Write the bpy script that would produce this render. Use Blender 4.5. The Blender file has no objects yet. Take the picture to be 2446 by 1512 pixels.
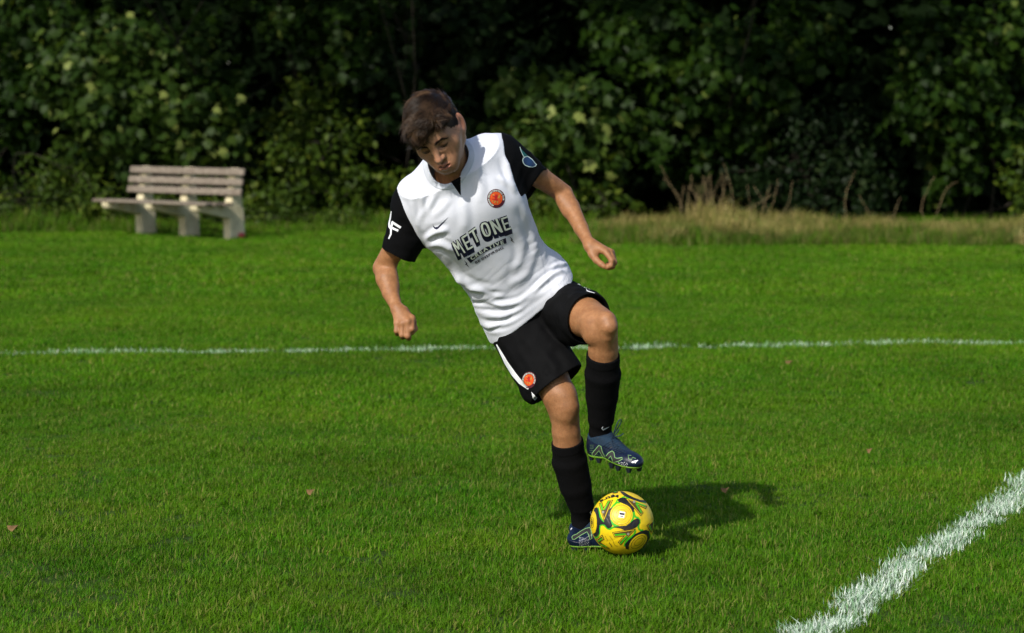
import bpy, bmesh, math, random
import numpy as np
from mathutils import Vector, Matrix
from mathutils.bvhtree import BVHTree
from mathutils.geometry import tessellate_polygon

random.seed(7)
RNG = np.random.default_rng(11)
SC = bpy.context.scene
COL = SC.collection

# ---------------------------------------------------------------- camera
CAM_H = 1.545                     # lens height above the soil, metres
FPX = 5775.0                      # focal length in units of a 2446 px wide frame (85 mm on 36 mm)
PITCH = math.atan(490.0 / FPX)
cam_d = bpy.data.cameras.new('camera')
cam_d.lens = 85.0
cam_d.sensor_width = 36.0
cam_d.clip_start = 0.1
cam_d.clip_end = 2000.0
cam_d.dof.use_dof = True
cam_d.dof.focus_distance = 8.27
cam_d.dof.aperture_fstop = 4.0
cam = bpy.data.objects.new('camera', cam_d)
COL.objects.link(cam)
cam.location = (0, 0, CAM_H)
cam.rotation_euler = (math.pi / 2 - PITCH, 0, 0)
SC.camera = cam

# ---------------------------------------------------------------- light
SUN_EL = math.radians(37)
SUN_TRAVEL = Vector((0.52, 0.854, 0.0)).normalized()       # way the sunlight travels over the ground
world = bpy.data.worlds.new('World')
SC.world = world
world.use_nodes = True
wn = world.node_tree
for n in list(wn.nodes):
    wn.nodes.remove(n)
sky = wn.nodes.new('ShaderNodeTexSky')
sky.sky_type = 'NISHITA'
sky.sun_disc = False
sky.sun_elevation = SUN_EL
sky.sun_rotation = math.atan2(-SUN_TRAVEL.x, -SUN_TRAVEL.y)
sky.air_density = 1.0
sky.dust_density = 1.5
bg = wn.nodes.new('ShaderNodeBackground')
bg.inputs['Strength'].default_value = 0.145
wo = wn.nodes.new('ShaderNodeOutputWorld')
wn.links.new(sky.outputs['Color'], bg.inputs['Color'])
wn.links.new(bg.outputs['Background'], wo.inputs['Surface'])

sun_d = bpy.data.lights.new('sun', 'SUN')
sun_d.energy = 4.8
sun_d.angle = math.radians(0.8)
sun_d.color = (1.0, 0.95, 0.86)
sun = bpy.data.objects.new('sun', sun_d)
COL.objects.link(sun)
sd = Vector((SUN_TRAVEL.x * math.cos(SUN_EL), SUN_TRAVEL.y * math.cos(SUN_EL), -math.sin(SUN_EL)))
sun.rotation_euler = sd.to_track_quat('-Z', 'Y').to_euler()
sun.location = (-6, -8, 9)

SC.view_settings.view_transform = 'Standard'
SC.view_settings.look = 'None'
SC.view_settings.exposure = 0.0
SC.view_settings.gamma = 1.0
SC.view_settings.use_curve_mapping = False
SC.cycles.use_denoising = True
SC.cycles.denoising_prefilter = 'FAST'
SC.cycles.use_adaptive_sampling = True
SC.cycles.adaptive_threshold = 0.012
SC.cycles.max_bounces = 5
SC.cycles.diffuse_bounces = 3
SC.cycles.glossy_bounces = 2
SC.cycles.transmission_bounces = 3
SC.cycles.transparent_max_bounces = 4

# ---------------------------------------------------------------- photo pixel -> place
CF = np.array([0, math.cos(PITCH), -math.sin(PITCH)])
CU = np.array([0, math.sin(PITCH), math.cos(PITCH)])
CR = np.array([1.0, 0, 0])
CO = np.array([0, 0, CAM_H])

def ray(u, v):
    return CF + (u - 1223.0) / FPX * CR + (756.0 - v) / FPX * CU

def P(u, v, Y):
    d = ray(u, v)
    return CO + d * (Y / d[1])

def G(u, v, z=0.0):
    d = ray(u, v)
    return CO + d * ((z - CAM_H) / d[2])

def project(X):
    r = X - CO
    w = r @ CF
    return 1223.0 + FPX * (r @ CR) / w, 756.0 - FPX * (r @ CU) / w

# ---------------------------------------------------------------- objects
def mesh_np(name, verts, faces, mat=None, smooth=True, parent=None):
    me = bpy.data.meshes.new(name)
    verts = np.asarray(verts, dtype=np.float32).reshape(-1, 3)
    if isinstance(faces, np.ndarray):
        k = faces.shape[1]
        nf = len(faces)
        me.vertices.add(len(verts)); me.vertices.foreach_set('co', verts.ravel())
        me.loops.add(nf * k); me.loops.foreach_set('vertex_index', faces.astype(np.int32).ravel())
        me.polygons.add(nf)
        me.polygons.foreach_set('loop_start', np.arange(0, nf * k, k, dtype=np.int32))
        me.polygons.foreach_set('loop_total', np.full(nf, k, dtype=np.int32))
        me.update(calc_edges=True)
    else:
        me.from_pydata([tuple(map(float, v)) for v in verts], [], [tuple(int(i) for i in f) for f in faces])
        me.update()
    if smooth and len(me.polygons):
        me.polygons.foreach_set('use_smooth', np.ones(len(me.polygons), dtype=bool))
    o = bpy.data.objects.new(name, me)
    COL.objects.link(o)
    if mat is not None:
        me.materials.append(mat)
    if parent is not None:
        o.parent = parent
        o.matrix_parent_inverse = parent.matrix_world.inverted()
    return o

def empty(name, loc=(0, 0, 0)):
    o = bpy.data.objects.new(name, None)
    COL.objects.link(o)
    o.empty_display_size = 0.1
    o.location = loc
    o.matrix_world = Matrix.Translation(Vector(loc))
    return o

def tag(o, label=None, cat=None, group=None, kind=None):
    if label: o['label'] = label
    if cat: o['category'] = cat
    if group: o['group'] = group
    if kind: o['kind'] = kind
    return o

def add_attr(o, name, vals, dom='POINT'):
    a = o.data.attributes.new(name, 'FLOAT', dom)
    a.data.foreach_set('value', np.asarray(vals, dtype=np.float32))

# ---------------------------------------------------------------- materials
def new_mat(name):
    m = bpy.data.materials.new(name)
    m.use_nodes = True
    nt = m.node_tree
    b = nt.nodes['Principled BSDF']
    return m, nt, b

def ramp(nt, fac, stops):
    r = nt.nodes.new('ShaderNodeValToRGB')
    e = r.color_ramp.elements
    while len(e) < len(stops):
        e.new(0.5)
    for q, (p, c) in zip(e, stops):
        q.position = p
        q.color = (*c, 1) if len(c) == 3 else c
    nt.links.new(fac, r.inputs['Fac'])
    return r.outputs['Color']

def noise(nt, scale, detail=4, rough=0.55, obj=False, dist=0.0, vec=None):
    n = nt.nodes.new('ShaderNodeTexNoise')
    n.inputs['Scale'].default_value = scale
    n.inputs['Detail'].default_value = detail
    n.inputs['Roughness'].default_value = rough
    n.inputs['Distortion'].default_value = dist
    if vec is None:
        g = nt.nodes.new('ShaderNodeNewGeometry')
        vec = g.outputs['Position']
    nt.links.new(vec, n.inputs['Vector'])
    return n.outputs['Fac']

def attr(nt, name):
    a = nt.nodes.new('ShaderNodeAttribute')
    a.attribute_name = name
    return a.outputs['Fac']

def mixc(nt, fac, a, b, mode='MIX'):
    m = nt.nodes.new('ShaderNodeMix')
    m.data_type = 'RGBA'
    m.blend_type = mode
    for s, v in ((m.inputs[0], fac), (m.inputs[6], a), (m.inputs[7], b)):
        if isinstance(v, (int, float)):
            s.default_value = v
        elif isinstance(v, tuple):
            s.default_value = (*v, 1)
        else:
            nt.links.new(v, s)
    return m.outputs[2]

def math_n(nt, op, a, b=None, c=None):
    m = nt.nodes.new('ShaderNodeMath')
    m.operation = op
    for s, v in zip(m.inputs, (a, b, c)):
        if v is None: continue
        if isinstance(v, (int, float)):
            s.default_value = v
        else:
            nt.links.new(v, s)
    return m.outputs[0]

def bump(nt, b, height, strength, dist):
    n = nt.nodes.new('ShaderNodeBump')
    n.inputs['Strength'].default_value = strength
    n.inputs['Distance'].default_value = dist
    nt.links.new(height, n.inputs['Height'])
    nt.links.new(n.outputs['Normal'], b.inputs['Normal'])

def plain(name, col, rough=0.6, var=0.12, scale=40, bmp=0.0, bscale=300, spec=0.4, sheen=0.0):
    m, nt, b = new_mat(name)
    f = noise(nt, scale, 4)
    lo = tuple(max(0, c * (1 - var)) for c in col)
    hi = tuple(min(1, c * (1 + var)) for c in col)
    nt.links.new(ramp(nt, f, [(0.3, lo), (0.7, hi)]), b.inputs['Base Color'])
    b.inputs['Roughness'].default_value = rough
    b.inputs['Specular IOR Level'].default_value = spec
    if sheen:
        b.inputs['Sheen Weight'].default_value = sheen
        b.inputs['Sheen Roughness'].default_value = 0.4
    if bmp:
        bump(nt, b, noise(nt, bscale, 2), bmp, 0.001)
    return m

# ---------------------------------------------------------------- numpy noise
def _hash(i, j, k, seed):
    h = (i * 374761393 + j * 668265263 + k * 2147483647 + seed * 974711) & 0xFFFFFFFF
    h = ((h ^ (h >> 13)) * 1274126177) & 0xFFFFFFFF
    return ((h ^ (h >> 16)) & 0xFFFF) / 65535.0

def vnoise(X, scale, seed=0):
    X = np.asarray(X) * scale + 1000.0
    I = np.floor(X).astype(np.int64)
    F = X - I
    F = F * F * (3 - 2 * F)
    r = 0
    for a in (0, 1):
        wa = F[..., 0] if a else 1 - F[..., 0]
        for b in (0, 1):
            wb = F[..., 1] if b else 1 - F[..., 1]
            for c in (0, 1):
                wc = F[..., 2] if c else 1 - F[..., 2]
                r = r + wa * wb * wc * _hash(I[..., 0] + a, I[..., 1] + b, I[..., 2] + c, seed)
    return r

# ---------------------------------------------------------------- solids by distance field
def smin(a, b, k):
    k = np.float32(k)
    h = np.maximum(k - np.abs(a - b), 0)
    return np.minimum(a, b) - h * h * (np.float32(0.25) / k)

def smax(a, b, k):
    return -smin(-a, -b, k)

class Field:
    def __init__(self):
        self.p = []
    def _add(self, fn, lo, hi, k, mode):
        self.p.append((fn, np.asarray(lo, float), np.asarray(hi, float), k, mode))
        return self
    def cone(self, a, b, ra, rb, k=0.02, mode='u'):
        """tapered capsule from a (radius ra) to b (radius rb)"""
        a = np.asarray(a, float); b = np.asarray(b, float)
        ba = b - a
        L2 = np.float32(max(float(ba @ ba), 1e-9)); iL2 = np.float32(1) / L2
        a32 = a.astype(np.float32); ba32 = ba.astype(np.float32); ra, rb = np.float32(ra), np.float32(rb)
        def fn(X):
            pa = X - a32
            pb = pa @ ba32
            t = np.minimum(np.maximum(pb * iL2, 0), 1)
            d2 = np.einsum('...i,...i', pa, pa) - t * (2 * pb - t * L2)
            return np.sqrt(np.maximum(d2, 0)) - (ra + (rb - ra) * t)
        r = max(ra, rb)
        return self._add(fn, np.minimum(a, b) - r, np.maximum(a, b) + r, k, mode)
    def chain(self, pts, k=0.006):
        for (a, ra), (b, rb) in zip(pts[:-1], pts[1:]):
            self.cone(a, b, ra, rb, k)
        return self
    def ell(self, c, axes, rad, k=0.02, mode='u'):
        """ellipsoid; axes are three unit rows"""
        c = np.asarray(c, float); M = np.asarray(axes, float); r = np.asarray(rad, float)
        c32 = c.astype(np.float32); r32 = r.astype(np.float32); MT = np.ascontiguousarray(M.T.astype(np.float32))
        def fn(X):
            q = ((X - c32) @ MT) / r32
            k0 = np.sqrt(np.einsum('...i,...i', q, q))
            q = q / r32
            k1 = np.sqrt(np.einsum('...i,...i', q, q)) + np.float32(1e-9)
            return k0 * (k0 - 1) / k1
        e = np.abs(M.T * r).sum(axis=1)
        return self._add(fn, c - e, c + e, k, mode)
    def custom(self, fn, lo, hi, k=0.02, mode='u'):
        return self._add(fn, lo, hi, k, mode)
    def bounds(self):
        lo = np.min([q[1] for q in self.p if q[4] == 'u'], axis=0)
        hi = np.max([q[2] for q in self.p if q[4] == 'u'], axis=0)
        return lo - 0.02, hi + 0.02
    def __call__(self, X, lo=None, hi=None):
        if lo is None:
            if X.ndim == 4:
                lo, hi = X[0, 0, 0], X[-1, -1, -1]
            else:
                f = X.reshape(-1, 3)
                lo, hi = f.min(0), f.max(0)
        d = np.full(X.shape[:-1], 9.0, dtype=np.float32)
        if getattr(self, '_n', 0) != len(self.p):
            self._n = len(self.p)
            m = np.array([q[3] + 0.03 for q in self.p])[:, None]
            self._lo = np.array([q[1] for q in self.p]) - m
            self._hi = np.array([q[2] for q in self.p]) + m
        hit = np.nonzero(((self._lo <= hi) & (self._hi >= lo)).all(1))[0]
        for i in hit:
            fn, l, h, k, mode = self.p[i]
            di = fn(X)
            if mode == 'u':
                d = smin(d, di, k)
            elif mode == 's':
                d = smax(d, -di, k)
        return d

def surface_net(f, lo, hi, h, B=28):
    lo = np.asarray(lo, float); hi = np.asarray(hi, float)
    n = np.ceil((hi - lo) / h).astype(int) + 2
    nb = (n + B - 1) // B
    S = np.array([1, 1 << 20, 1 << 40], dtype=np.int64)
    keys, pos, quads = [], [], []
    coarse = np.linspace(-1, B, 5)
    cg = np.stack(np.meshgrid(coarse, coarse, coarse, indexing='ij'), -1) * h
    reach = math.sqrt(3) * h * (B + 1) / 8 + 0.012
    ar = np.arange(-1, B + 1)
    fg = np.stack(np.meshgrid(ar, ar, ar, indexing='ij'), -1) * h
    for bi in range(nb[0]):
        for bj in range(nb[1]):
            for bk in range(nb[2]):
                o = np.array([bi, bj, bk]) * B
                org = lo + o * h
                c = f((org + cg).astype(np.float32))
                if np.abs(c).min() > reach and (c.min() > 0 or c.max() < 0):
                    continue
                V = f((org + fg).astype(np.float32))
                s = V < 0
                if s.all() or not s.any():
                    continue
                cnt = 0
                corners = {}
                for a in (0, 1):
                    for b_ in (0, 1):
                        for c_ in (0, 1):
                            q = s[a:B + 1 + a, b_:B + 1 + b_, c_:B + 1 + c_]
                            cnt = cnt + q.astype(np.int8)
                act = np.argwhere((cnt > 0) & (cnt < 8))
                if not len(act):
                    continue
                acc = np.zeros((len(act), 3)); num = np.zeros(len(act))
                vals = {}
                for a in (0, 1):
                    for b_ in (0, 1):
                        for c_ in (0, 1):
                            vals[a, b_, c_] = V[act[:, 0] + a, act[:, 1] + b_, act[:, 2] + c_]
                for ax in range(3):
                    for p_ in (0, 1):
                        for q_ in (0, 1):
                            A = [0, 0, 0]; A[(ax + 1) % 3] = p_; A[(ax + 2) % 3] = q_
                            Bv = list(A); Bv[ax] = 1
                            va, vb = vals[tuple(A)], vals[tuple(Bv)]
                            cr = (va < 0) != (vb < 0)
                            t = np.where(cr, va / np.where(cr, va - vb, 1), 0)
                            e = np.array(A, float)[None, :].repeat(len(act), 0)
                            e[:, ax] = t
                            acc += e * cr[:, None]; num += cr
                vp = org + (act - 1 + acc / num[:, None]) * h
                g = (act - 1 + o + 4).astype(np.int64)
                keys.append(g @ S); pos.append(vp)
                for ax in range(3):
                    i1, i2 = (ax + 1) % 3, (ax + 2) % 3
                    sl0 = [slice(1, B + 1)] * 3
                    sl1 = list(sl0); sl1[ax] = slice(2, B + 2)
                    if True:
                        s0 = s[tuple(sl0)]; s1 = s[tuple(sl1)]
                    ed = np.argwhere(s0 != s1)
                    if not len(ed):
                        continue
                    flip = s0[ed[:, 0], ed[:, 1], ed[:, 2]]
                    base = (ed + o + 4).astype(np.int64)
                    d1 = np.zeros(3, np.int64); d1[i1] = 1
                    d2 = np.zeros(3, np.int64); d2[i2] = 1
                    q = np.stack([(base - d1 - d2) @ S, (base - d2) @ S, base @ S, (base - d1) @ S], 1)
                    q[~flip] = q[~flip][:, ::-1]
                    quads.append(q)
    K = np.concatenate(keys); X = np.concatenate(pos); Q = np.concatenate(quads)
    uk, ix = np.unique(K, return_index=True)
    F = np.searchsorted(uk, Q)
    ok = (np.take(uk, np.minimum(F, len(uk) - 1)) == Q).all(1)
    return X[ix], F[ok]

def normals(V, F):
    n = np.cross(V[F[:, 2]] - V[F[:, 0]], V[F[:, 3]] - V[F[:, 1]])
    N = np.zeros_like(V)
    for i in range(4):
        np.add.at(N, F[:, i], n)
    return N / (np.linalg.norm(N, axis=1, keepdims=True) + 1e-12)

def relax(V, F, it=1, lam=0.5):
    e = np.concatenate([F[:, [0, 1]], F[:, [1, 2]], F[:, [2, 3]], F[:, [3, 0]]])
    e = np.concatenate([e, e[:, ::-1]])
    for _ in range(it):
        A = np.zeros_like(V); c = np.bincount(e[:, 0], minlength=len(V)).astype(float)
        for k in range(3):
            A[:, k] = np.bincount(e[:, 0], V[e[:, 1], k], minlength=len(V))
        V = V + lam * (A / np.maximum(c, 1)[:, None] - V)
    return V

def unit(v):
    v = np.asarray(v, float)
    return v / np.linalg.norm(v)

def tube(pts, radii, sides=6, closed=False, flat=1.0):
    """verts, quads of a tube through pts"""
    pts = [np.asarray(p, float) for p in pts]
    n = len(pts)
    V, F = [], []
    prev = None
    for i, p in enumerate(pts):
        t = unit(pts[min(i + 1, n - 1)] - pts[max(i - 1, 0)] + 1e-9)
        if prev is None:
            a = np.cross(t, [0, 0, 1.0]) if abs(t[2]) < 0.9 else np.cross(t, [1.0, 0, 0])
        else:
            a = prev - t * (prev @ t)
        a = unit(a); prev = a
        b = np.cross(t, a)
        r = radii[i] if hasattr(radii, '__len__') else radii
        for k in range(sides):
            w = 2 * math.pi * k / sides
            V.append(p + r * (math.cos(w) * a + flat * math.sin(w) * b))
    for i in range(n - 1):
        for k in range(sides):
            k2 = (k + 1) % sides
            F.append((i * sides + k, i * sides + k2, (i + 1) * sides + k2, (i + 1) * sides + k))
    return V, F, sides

def tube_obj(name, pts, radii, mat, parent=None, sides=6, flat=1.0):
    V, F, s = tube(pts, radii, sides, flat=flat)
    n = len(V)
    F = list(F) + [tuple(range(s))[::-1], tuple(range(n - s, n))]
    return mesh_np(name, V, F, mat, True, parent)

def smooth_path(pts, n):
    """Catmull-Rom through pts, n samples"""
    p = np.asarray(pts, float)
    p = np.concatenate([[2 * p[0] - p[1]], p, [2 * p[-1] - p[-2]]])
    m = len(p) - 3
    out = []
    for t in np.linspace(0, m - 1e-6, n):
        i = int(t); f = t - i
        a, b, c, d = p[i:i + 4]
        out.append(0.5 * (2 * b + (c - a) * f + (2 * a - 5 * b + 4 * c - d) * f * f + (3 * b - a - 3 * c + d) * f ** 3))
    return np.array(out)

# ---------------------------------------------------------------- flat prints laid on curved things
def poly_bm(polys):
    bm = bmesh.new()
    for p in polys:
        if len(p) < 3: continue
        vs = [bm.verts.new((float(x), float(y), 0)) for x, y in p]
        for t in tessellate_polygon([[Vector((x, y, 0)) for x, y in p]]):
            try:
                bm.faces.new([vs[i] for i in t])
            except ValueError:
                pass
    return bm

def grid_cut(bm, step):
    xs = [v.co.x for v in bm.verts]; ys = [v.co.y for v in bm.verts]
    if not xs: return bm
    for k in range(math.ceil(min(xs) / step), math.floor(max(xs) / step) + 1):
        bmesh.ops.bisect_plane(bm, geom=bm.verts[:] + bm.edges[:] + bm.faces[:], plane_co=(k * step, 0, 0), plane_no=(1, 0, 0))
    for k in range(math.ceil(min(ys) / step), math.floor(max(ys) / step) + 1):
        bmesh.ops.bisect_plane(bm, geom=bm.verts[:] + bm.edges[:] + bm.faces[:], plane_co=(0, k * step, 0), plane_no=(0, 1, 0))
    return bm

def lay(name, bm, place, mat, parent, step):
    """cut the flat shape into small faces and put every vertex through place(x, y) -> point or None"""
    grid_cut(bm, step)
    bad = []
    for v in bm.verts:
        p = place(v.co.x, v.co.y)
        if p is None:
            bad.append(v)
        else:
            v.co = Vector(p)
    if bad:
        bmesh.ops.delete(bm, geom=bad, context='VERTS')
    me = bpy.data.meshes.new(name)
    bm.to_mesh(me); bm.free()
    o = bpy.data.objects.new(name, me)
    COL.objects.link(o)
    me.materials.append(mat)
    if parent is not None:
        o.parent = parent
        o.matrix_parent_inverse = parent.matrix_world.inverted()
    return o

def inset(poly, d):
    """move a polygon's edges inward by d (negative: outward)"""
    p = [np.array(q, float) for q in poly]
    n = len(p)
    area = sum(p[i][0] * p[(i + 1) % n][1] - p[(i + 1) % n][0] * p[i][1] for i in range(n))
    sgn = 1 if area > 0 else -1
    out = []
    for i in range(n):
        a, b, c = p[i - 1], p[i], p[(i + 1) % n]
        e1 = unit(b - a + 1e-9); e2 = unit(c - b + 1e-9)
        n1 = np.array([-e1[1], e1[0]]) * sgn; n2 = np.array([-e2[1], e2[0]]) * sgn
        m = n1 + n2
        l = m @ m
        q = b + m * (2 * d / max(l, 0.35))  if l > 1e-6 else b + n1 * d
        q = b + (q - b) * 1.0
        out.append(tuple(q))
    return out

def stroke(pts, w):
    """a flat band of width w along a polyline, as quads"""
    p = [np.array(q, float) for q in pts]
    L, R = [], []
    for i in range(len(p)):
        t = unit(p[min(i + 1, len(p) - 1)] - p[max(i - 1, 0)] + 1e-9)
        nn = np.array([-t[1], t[0]])
        ww = w[i] if hasattr(w, '__len__') else w
        L.append(p[i] + nn * ww / 2); R.append(p[i] - nn * ww / 2)
    return [[tuple(L[i]), tuple(L[i + 1]), tuple(R[i + 1]), tuple(R[i])] for i in range(len(p) - 1)]

def disc(c, rx, ry=None, n=28, rot=0.0):
    ry = ry or rx
    out = []
    for i in range(n):
        a = 2 * math.pi * i / n
        x, y = rx * math.cos(a), ry * math.sin(a)
        out.append((c[0] + x * math.cos(rot) - y * math.sin(rot), c[1] + x * math.sin(rot) + y * math.cos(rot)))
    return out

_glyph = {}
def glyph(ch, bold=0.03):
    """outline triangles of a character, height about 0.7, y up: list of polys, width"""
    key = (ch, bold)
    if key not in _glyph:
        cu = bpy.data.curves.new('glyph', 'FONT')
        cu.body = ch; cu.offset = bold; cu.fill_mode = 'BOTH'; cu.resolution_u = 4
        ob = bpy.data.objects.new('glyph', cu)
        me = ob.to_mesh()
        co = [tuple(v.co[:2]) for v in me.vertices]
        polys = [[co[i] for i in p.vertices] for p in me.polygons]
        ob.to_mesh_clear()
        bpy.data.objects.remove(ob); bpy.data.curves.remove(cu)
        xs = [c[0] for c in co] or [0, 0.3]
        _glyph[key] = (polys, min(xs), max(xs))
    return _glyph[key]

def text_on_path(txt, path, height, gap=0.08, bold=0.03, squeeze=1.0, fit=True, flip=1):
    """polys of txt laid along path (image-style y-down coordinates: glyph up = left of travel)"""
    p = smooth_path(path, 60)
    seg = np.linalg.norm(np.diff(p, axis=0), axis=1)
    cum = np.concatenate([[0], np.cumsum(seg)])
    s = height / 0.72
    ws = []
    for ch in txt:
        if ch == ' ':
            ws.append(0.28 * s * squeeze)
        else:
            _, a, b = glyph(ch, bold)
            ws.append((b - a + gap) * s * squeeze)
    tot = sum(ws)
    sx = (cum[-1] / tot) if fit else 1.0
    at = 0
    out = []
    for ch, w in zip(txt, ws):
        mid = (at + w / 2) * sx
        at += w
        if ch == ' ': continue
        x = np.array([np.interp(mid, cum, p[:, k]) for k in (0, 1)])
        x2 = np.array([np.interp(min(mid + 2, cum[-1]), cum, p[:, k]) for k in (0, 1)])
        x1 = np.array([np.interp(max(mid - 2, 0), cum, p[:, k]) for k in (0, 1)])
        t = unit(x2 - x1)
        up = np.array([t[1], -t[0]]) * flip
        polys, a, b = glyph(ch, bold)
        for q in polys:
            out.append([tuple(x + t * (gx - (a + b) / 2) * s * squeeze * sx + up * gy * s) for gx, gy in q])
    return out
# ================================================================ ground and grass
def ground_mat():
    m, nt, b = new_mat('pitch_soil_and_thatch')
    c = ramp(nt, noise(nt, 9, 8, 0.65), [(0.3, (0.022, 0.040, 0.008)), (0.55, (0.030, 0.062, 0.010)), (0.75, (0.060, 0.070, 0.022))])
    c = mixc(nt, ramp(nt, noise(nt, 0.35, 3), [(0.35, (0, 0, 0)), (0.7, (0.6, 0.6, 0.6))]), c, (0.045, 0.068, 0.014))
    nt.links.new(c, b.inputs['Base Color'])
    b.inputs['Roughness'].default_value = 0.95
    b.inputs['Specular IOR Level'].default_value = 0.1
    bump(nt, b, noise(nt, 60, 5), 0.6, 0.02)
    return m
gx = np.concatenate([np.linspace(-400, -20, 12), np.linspace(-16, 16, 41), np.linspace(20, 400, 12)])
gy = np.concatenate([np.linspace(-60, 0, 6), np.linspace(2, 46, 60), np.linspace(60, 900, 14)])
gv = np.array([(x, y, 0.010 * (vnoise(np.array([[x, y, 0]]), 0.7, 2)[0] - 0.5) if 4 < y < 40 else 0) for y in gy for x in gx])
nx = len(gx)
gf = np.array([(j * nx + i, j * nx + i + 1, (j + 1) * nx + i + 1, (j + 1) * nx + i) for j in range(len(gy) - 1) for i in range(nx - 1)])
ground = mesh_np('ground', gv, gf, ground_mat(), True)
tag(ground, kind='structure')

def blade_mat(name, cols, dry, rough=0.5, transl=0.30, patch=True):
    m, nt, b = new_mat(name)
    out = nt.nodes['Material Output']
    t = attr(nt, 'tint')
    c = ramp(nt, t, cols)
    if patch:
        c = mixc(nt, ramp(nt, noise(nt, 0.9, 5, 0.6), [(0.38, (0, 0, 0)), (0.66, (0.65, 0.65, 0.65))]), c, (0.098, 0.222, 0.003))
        c = mixc(nt, ramp(nt, noise(nt, 5.5, 4, 0.6), [(0.46, (0, 0, 0)), (0.74, (0.5, 0.5, 0.5))]), c, (0.130, 0.215, 0.008))
        c = mixc(nt, ramp(nt, noise(nt, 3.0, 3, 0.6), [(0.50, (0, 0, 0)), (0.72, (0.55, 0.55, 0.55))]), c, (0.032, 0.165, 0.001))
    c = mixc(nt, attr(nt, 'dry'), c, dry)
    if patch:
        tone = ramp(nt, noise(nt, 0.55, 6, 0.62), [(0.30, (0.56, 0.58, 0.56)), (0.5, (0.83, 0.82, 0.85)), (0.72, (1.14, 0.99, 0.9))])
        c = mixc(nt, 1.0, c, tone, 'MULTIPLY')
    nt.links.new(c, b.inputs['Base Color'])
    b.inputs['Roughness'].default_value = rough
    b.inputs['Specular IOR Level'].default_value = 0.07
    tr = nt.nodes.new('ShaderNodeBsdfTranslucent')
    c2_ = mixc(nt, 1.0, c, (1.0, 1.0, 0.55), 'MULTIPLY')
    nt.links.new(c2_, tr.inputs['Color'])
    mx = nt.nodes.new('ShaderNodeMixShader')
    mx.inputs[0].default_value = transl
    nt.links.new(b.outputs[0], mx.inputs[1]); nt.links.new(tr.outputs[0], mx.inputs[2])
    nt.links.new(mx.outputs[0], out.inputs['Surface'])
    return m
M_GRASS = blade_mat('lawn_grass', [(0.0, (0.025, 0.128, 0.001)), (0.5, (0.056, 0.225, 0.0015)), (1.0, (0.106, 0.305, 0.003))], (0.30, 0.29, 0.08))
M_CHALK = blade_mat('line_paint_on_grass', [(0.0, (0.07, 0.22, 0.05)), (0.25, (0.26, 0.42, 0.26)), (0.6, (0.52, 0.64, 0.54)), (1.0, (0.80, 0.85, 0.80))], (0.70, 0.72, 0.60), 0.6, 0.12, False)
M_CHALK2 = blade_mat('thin_line_paint_on_grass', [(0.0, (0.07, 0.22, 0.04)), (0.5, (0.22, 0.37, 0.19)), (1.0, (0.62, 0.72, 0.60))], (0.5, 0.6, 0.4), 0.6, 0.12, False)
M_WEED = blade_mat('rough_grass_blade', [(0.0, (0.020, 0.070, 0.003)), (0.6, (0.045, 0.125, 0.005)), (1.0, (0.080, 0.165, 0.010))], (0.16, 0.14, 0.05))
M_STRAW = blade_mat('dry_straw', [(0.0, (0.10, 0.13, 0.015)), (0.3, (0.22, 0.18, 0.055)), (0.7, (0.33, 0.26, 0.10)), (1.0, (0.44, 0.36, 0.16))], (0.10, 0.15, 0.02), 0.7, 0.25, False)

def tuft(name, n, rad, hmin, hmax, wd, lean, dryp, rng, mat, seg=2):
    V, F, T, D = [], [], [], []
    for i in range(n):
        r = rad * math.sqrt(rng.random()); a = rng.uniform(0, 6.283)
        p = np.array([r * math.cos(a), r * math.sin(a), -0.004])
        h = rng.uniform(hmin, hmax); az = rng.uniform(0, 6.283)
        d = np.array([math.cos(az), math.sin(az), 0]); s = np.array([-d[1], d[0], 0])
        tw = rng.uniform(-0.6, 0.6); s = unit(s + d * tw)
        ln = rng.uniform(0.1, 1.0) ** 1.2 * lean
        w_ = wd * rng.uniform(0.6, 1.25)
        b0 = len(V)
        for j in range(seg):
            t = j / seg
            c = p + d * h * ln * t * t + np.array([0, 0, h * (t - 0.22 * ln * t * t)])
            V += [c - s * w_ / 2 * (1 - 0.35 * t), c + s * w_ / 2 * (1 - 0.35 * t)]
        V.append(p + d * h * ln + np.array([0, 0, h * (1 - 0.22 * ln)]))
        for j in range(seg - 1):
            q = b0 + 2 * j
            F += [(q, q + 1, q + 3), (q, q + 3, q + 2)]
        q = b0 + 2 * (seg - 1)
        F.append((q, q + 1, q + 2))
        dry = rng.uniform(0.5, 1.0) if rng.random() < dryp else rng.uniform(0, 0.12)
        tt = rng.random()
        T += [tt] * (2 * seg + 1)
        D += [dry] * (2 * seg + 1)
    o = mesh_np(name, V, np.array(F), mat, False)
    add_attr(o, 'tint', T); add_attr(o, 'dry', D)
    COL.objects.unlink(o)
    return o

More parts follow.
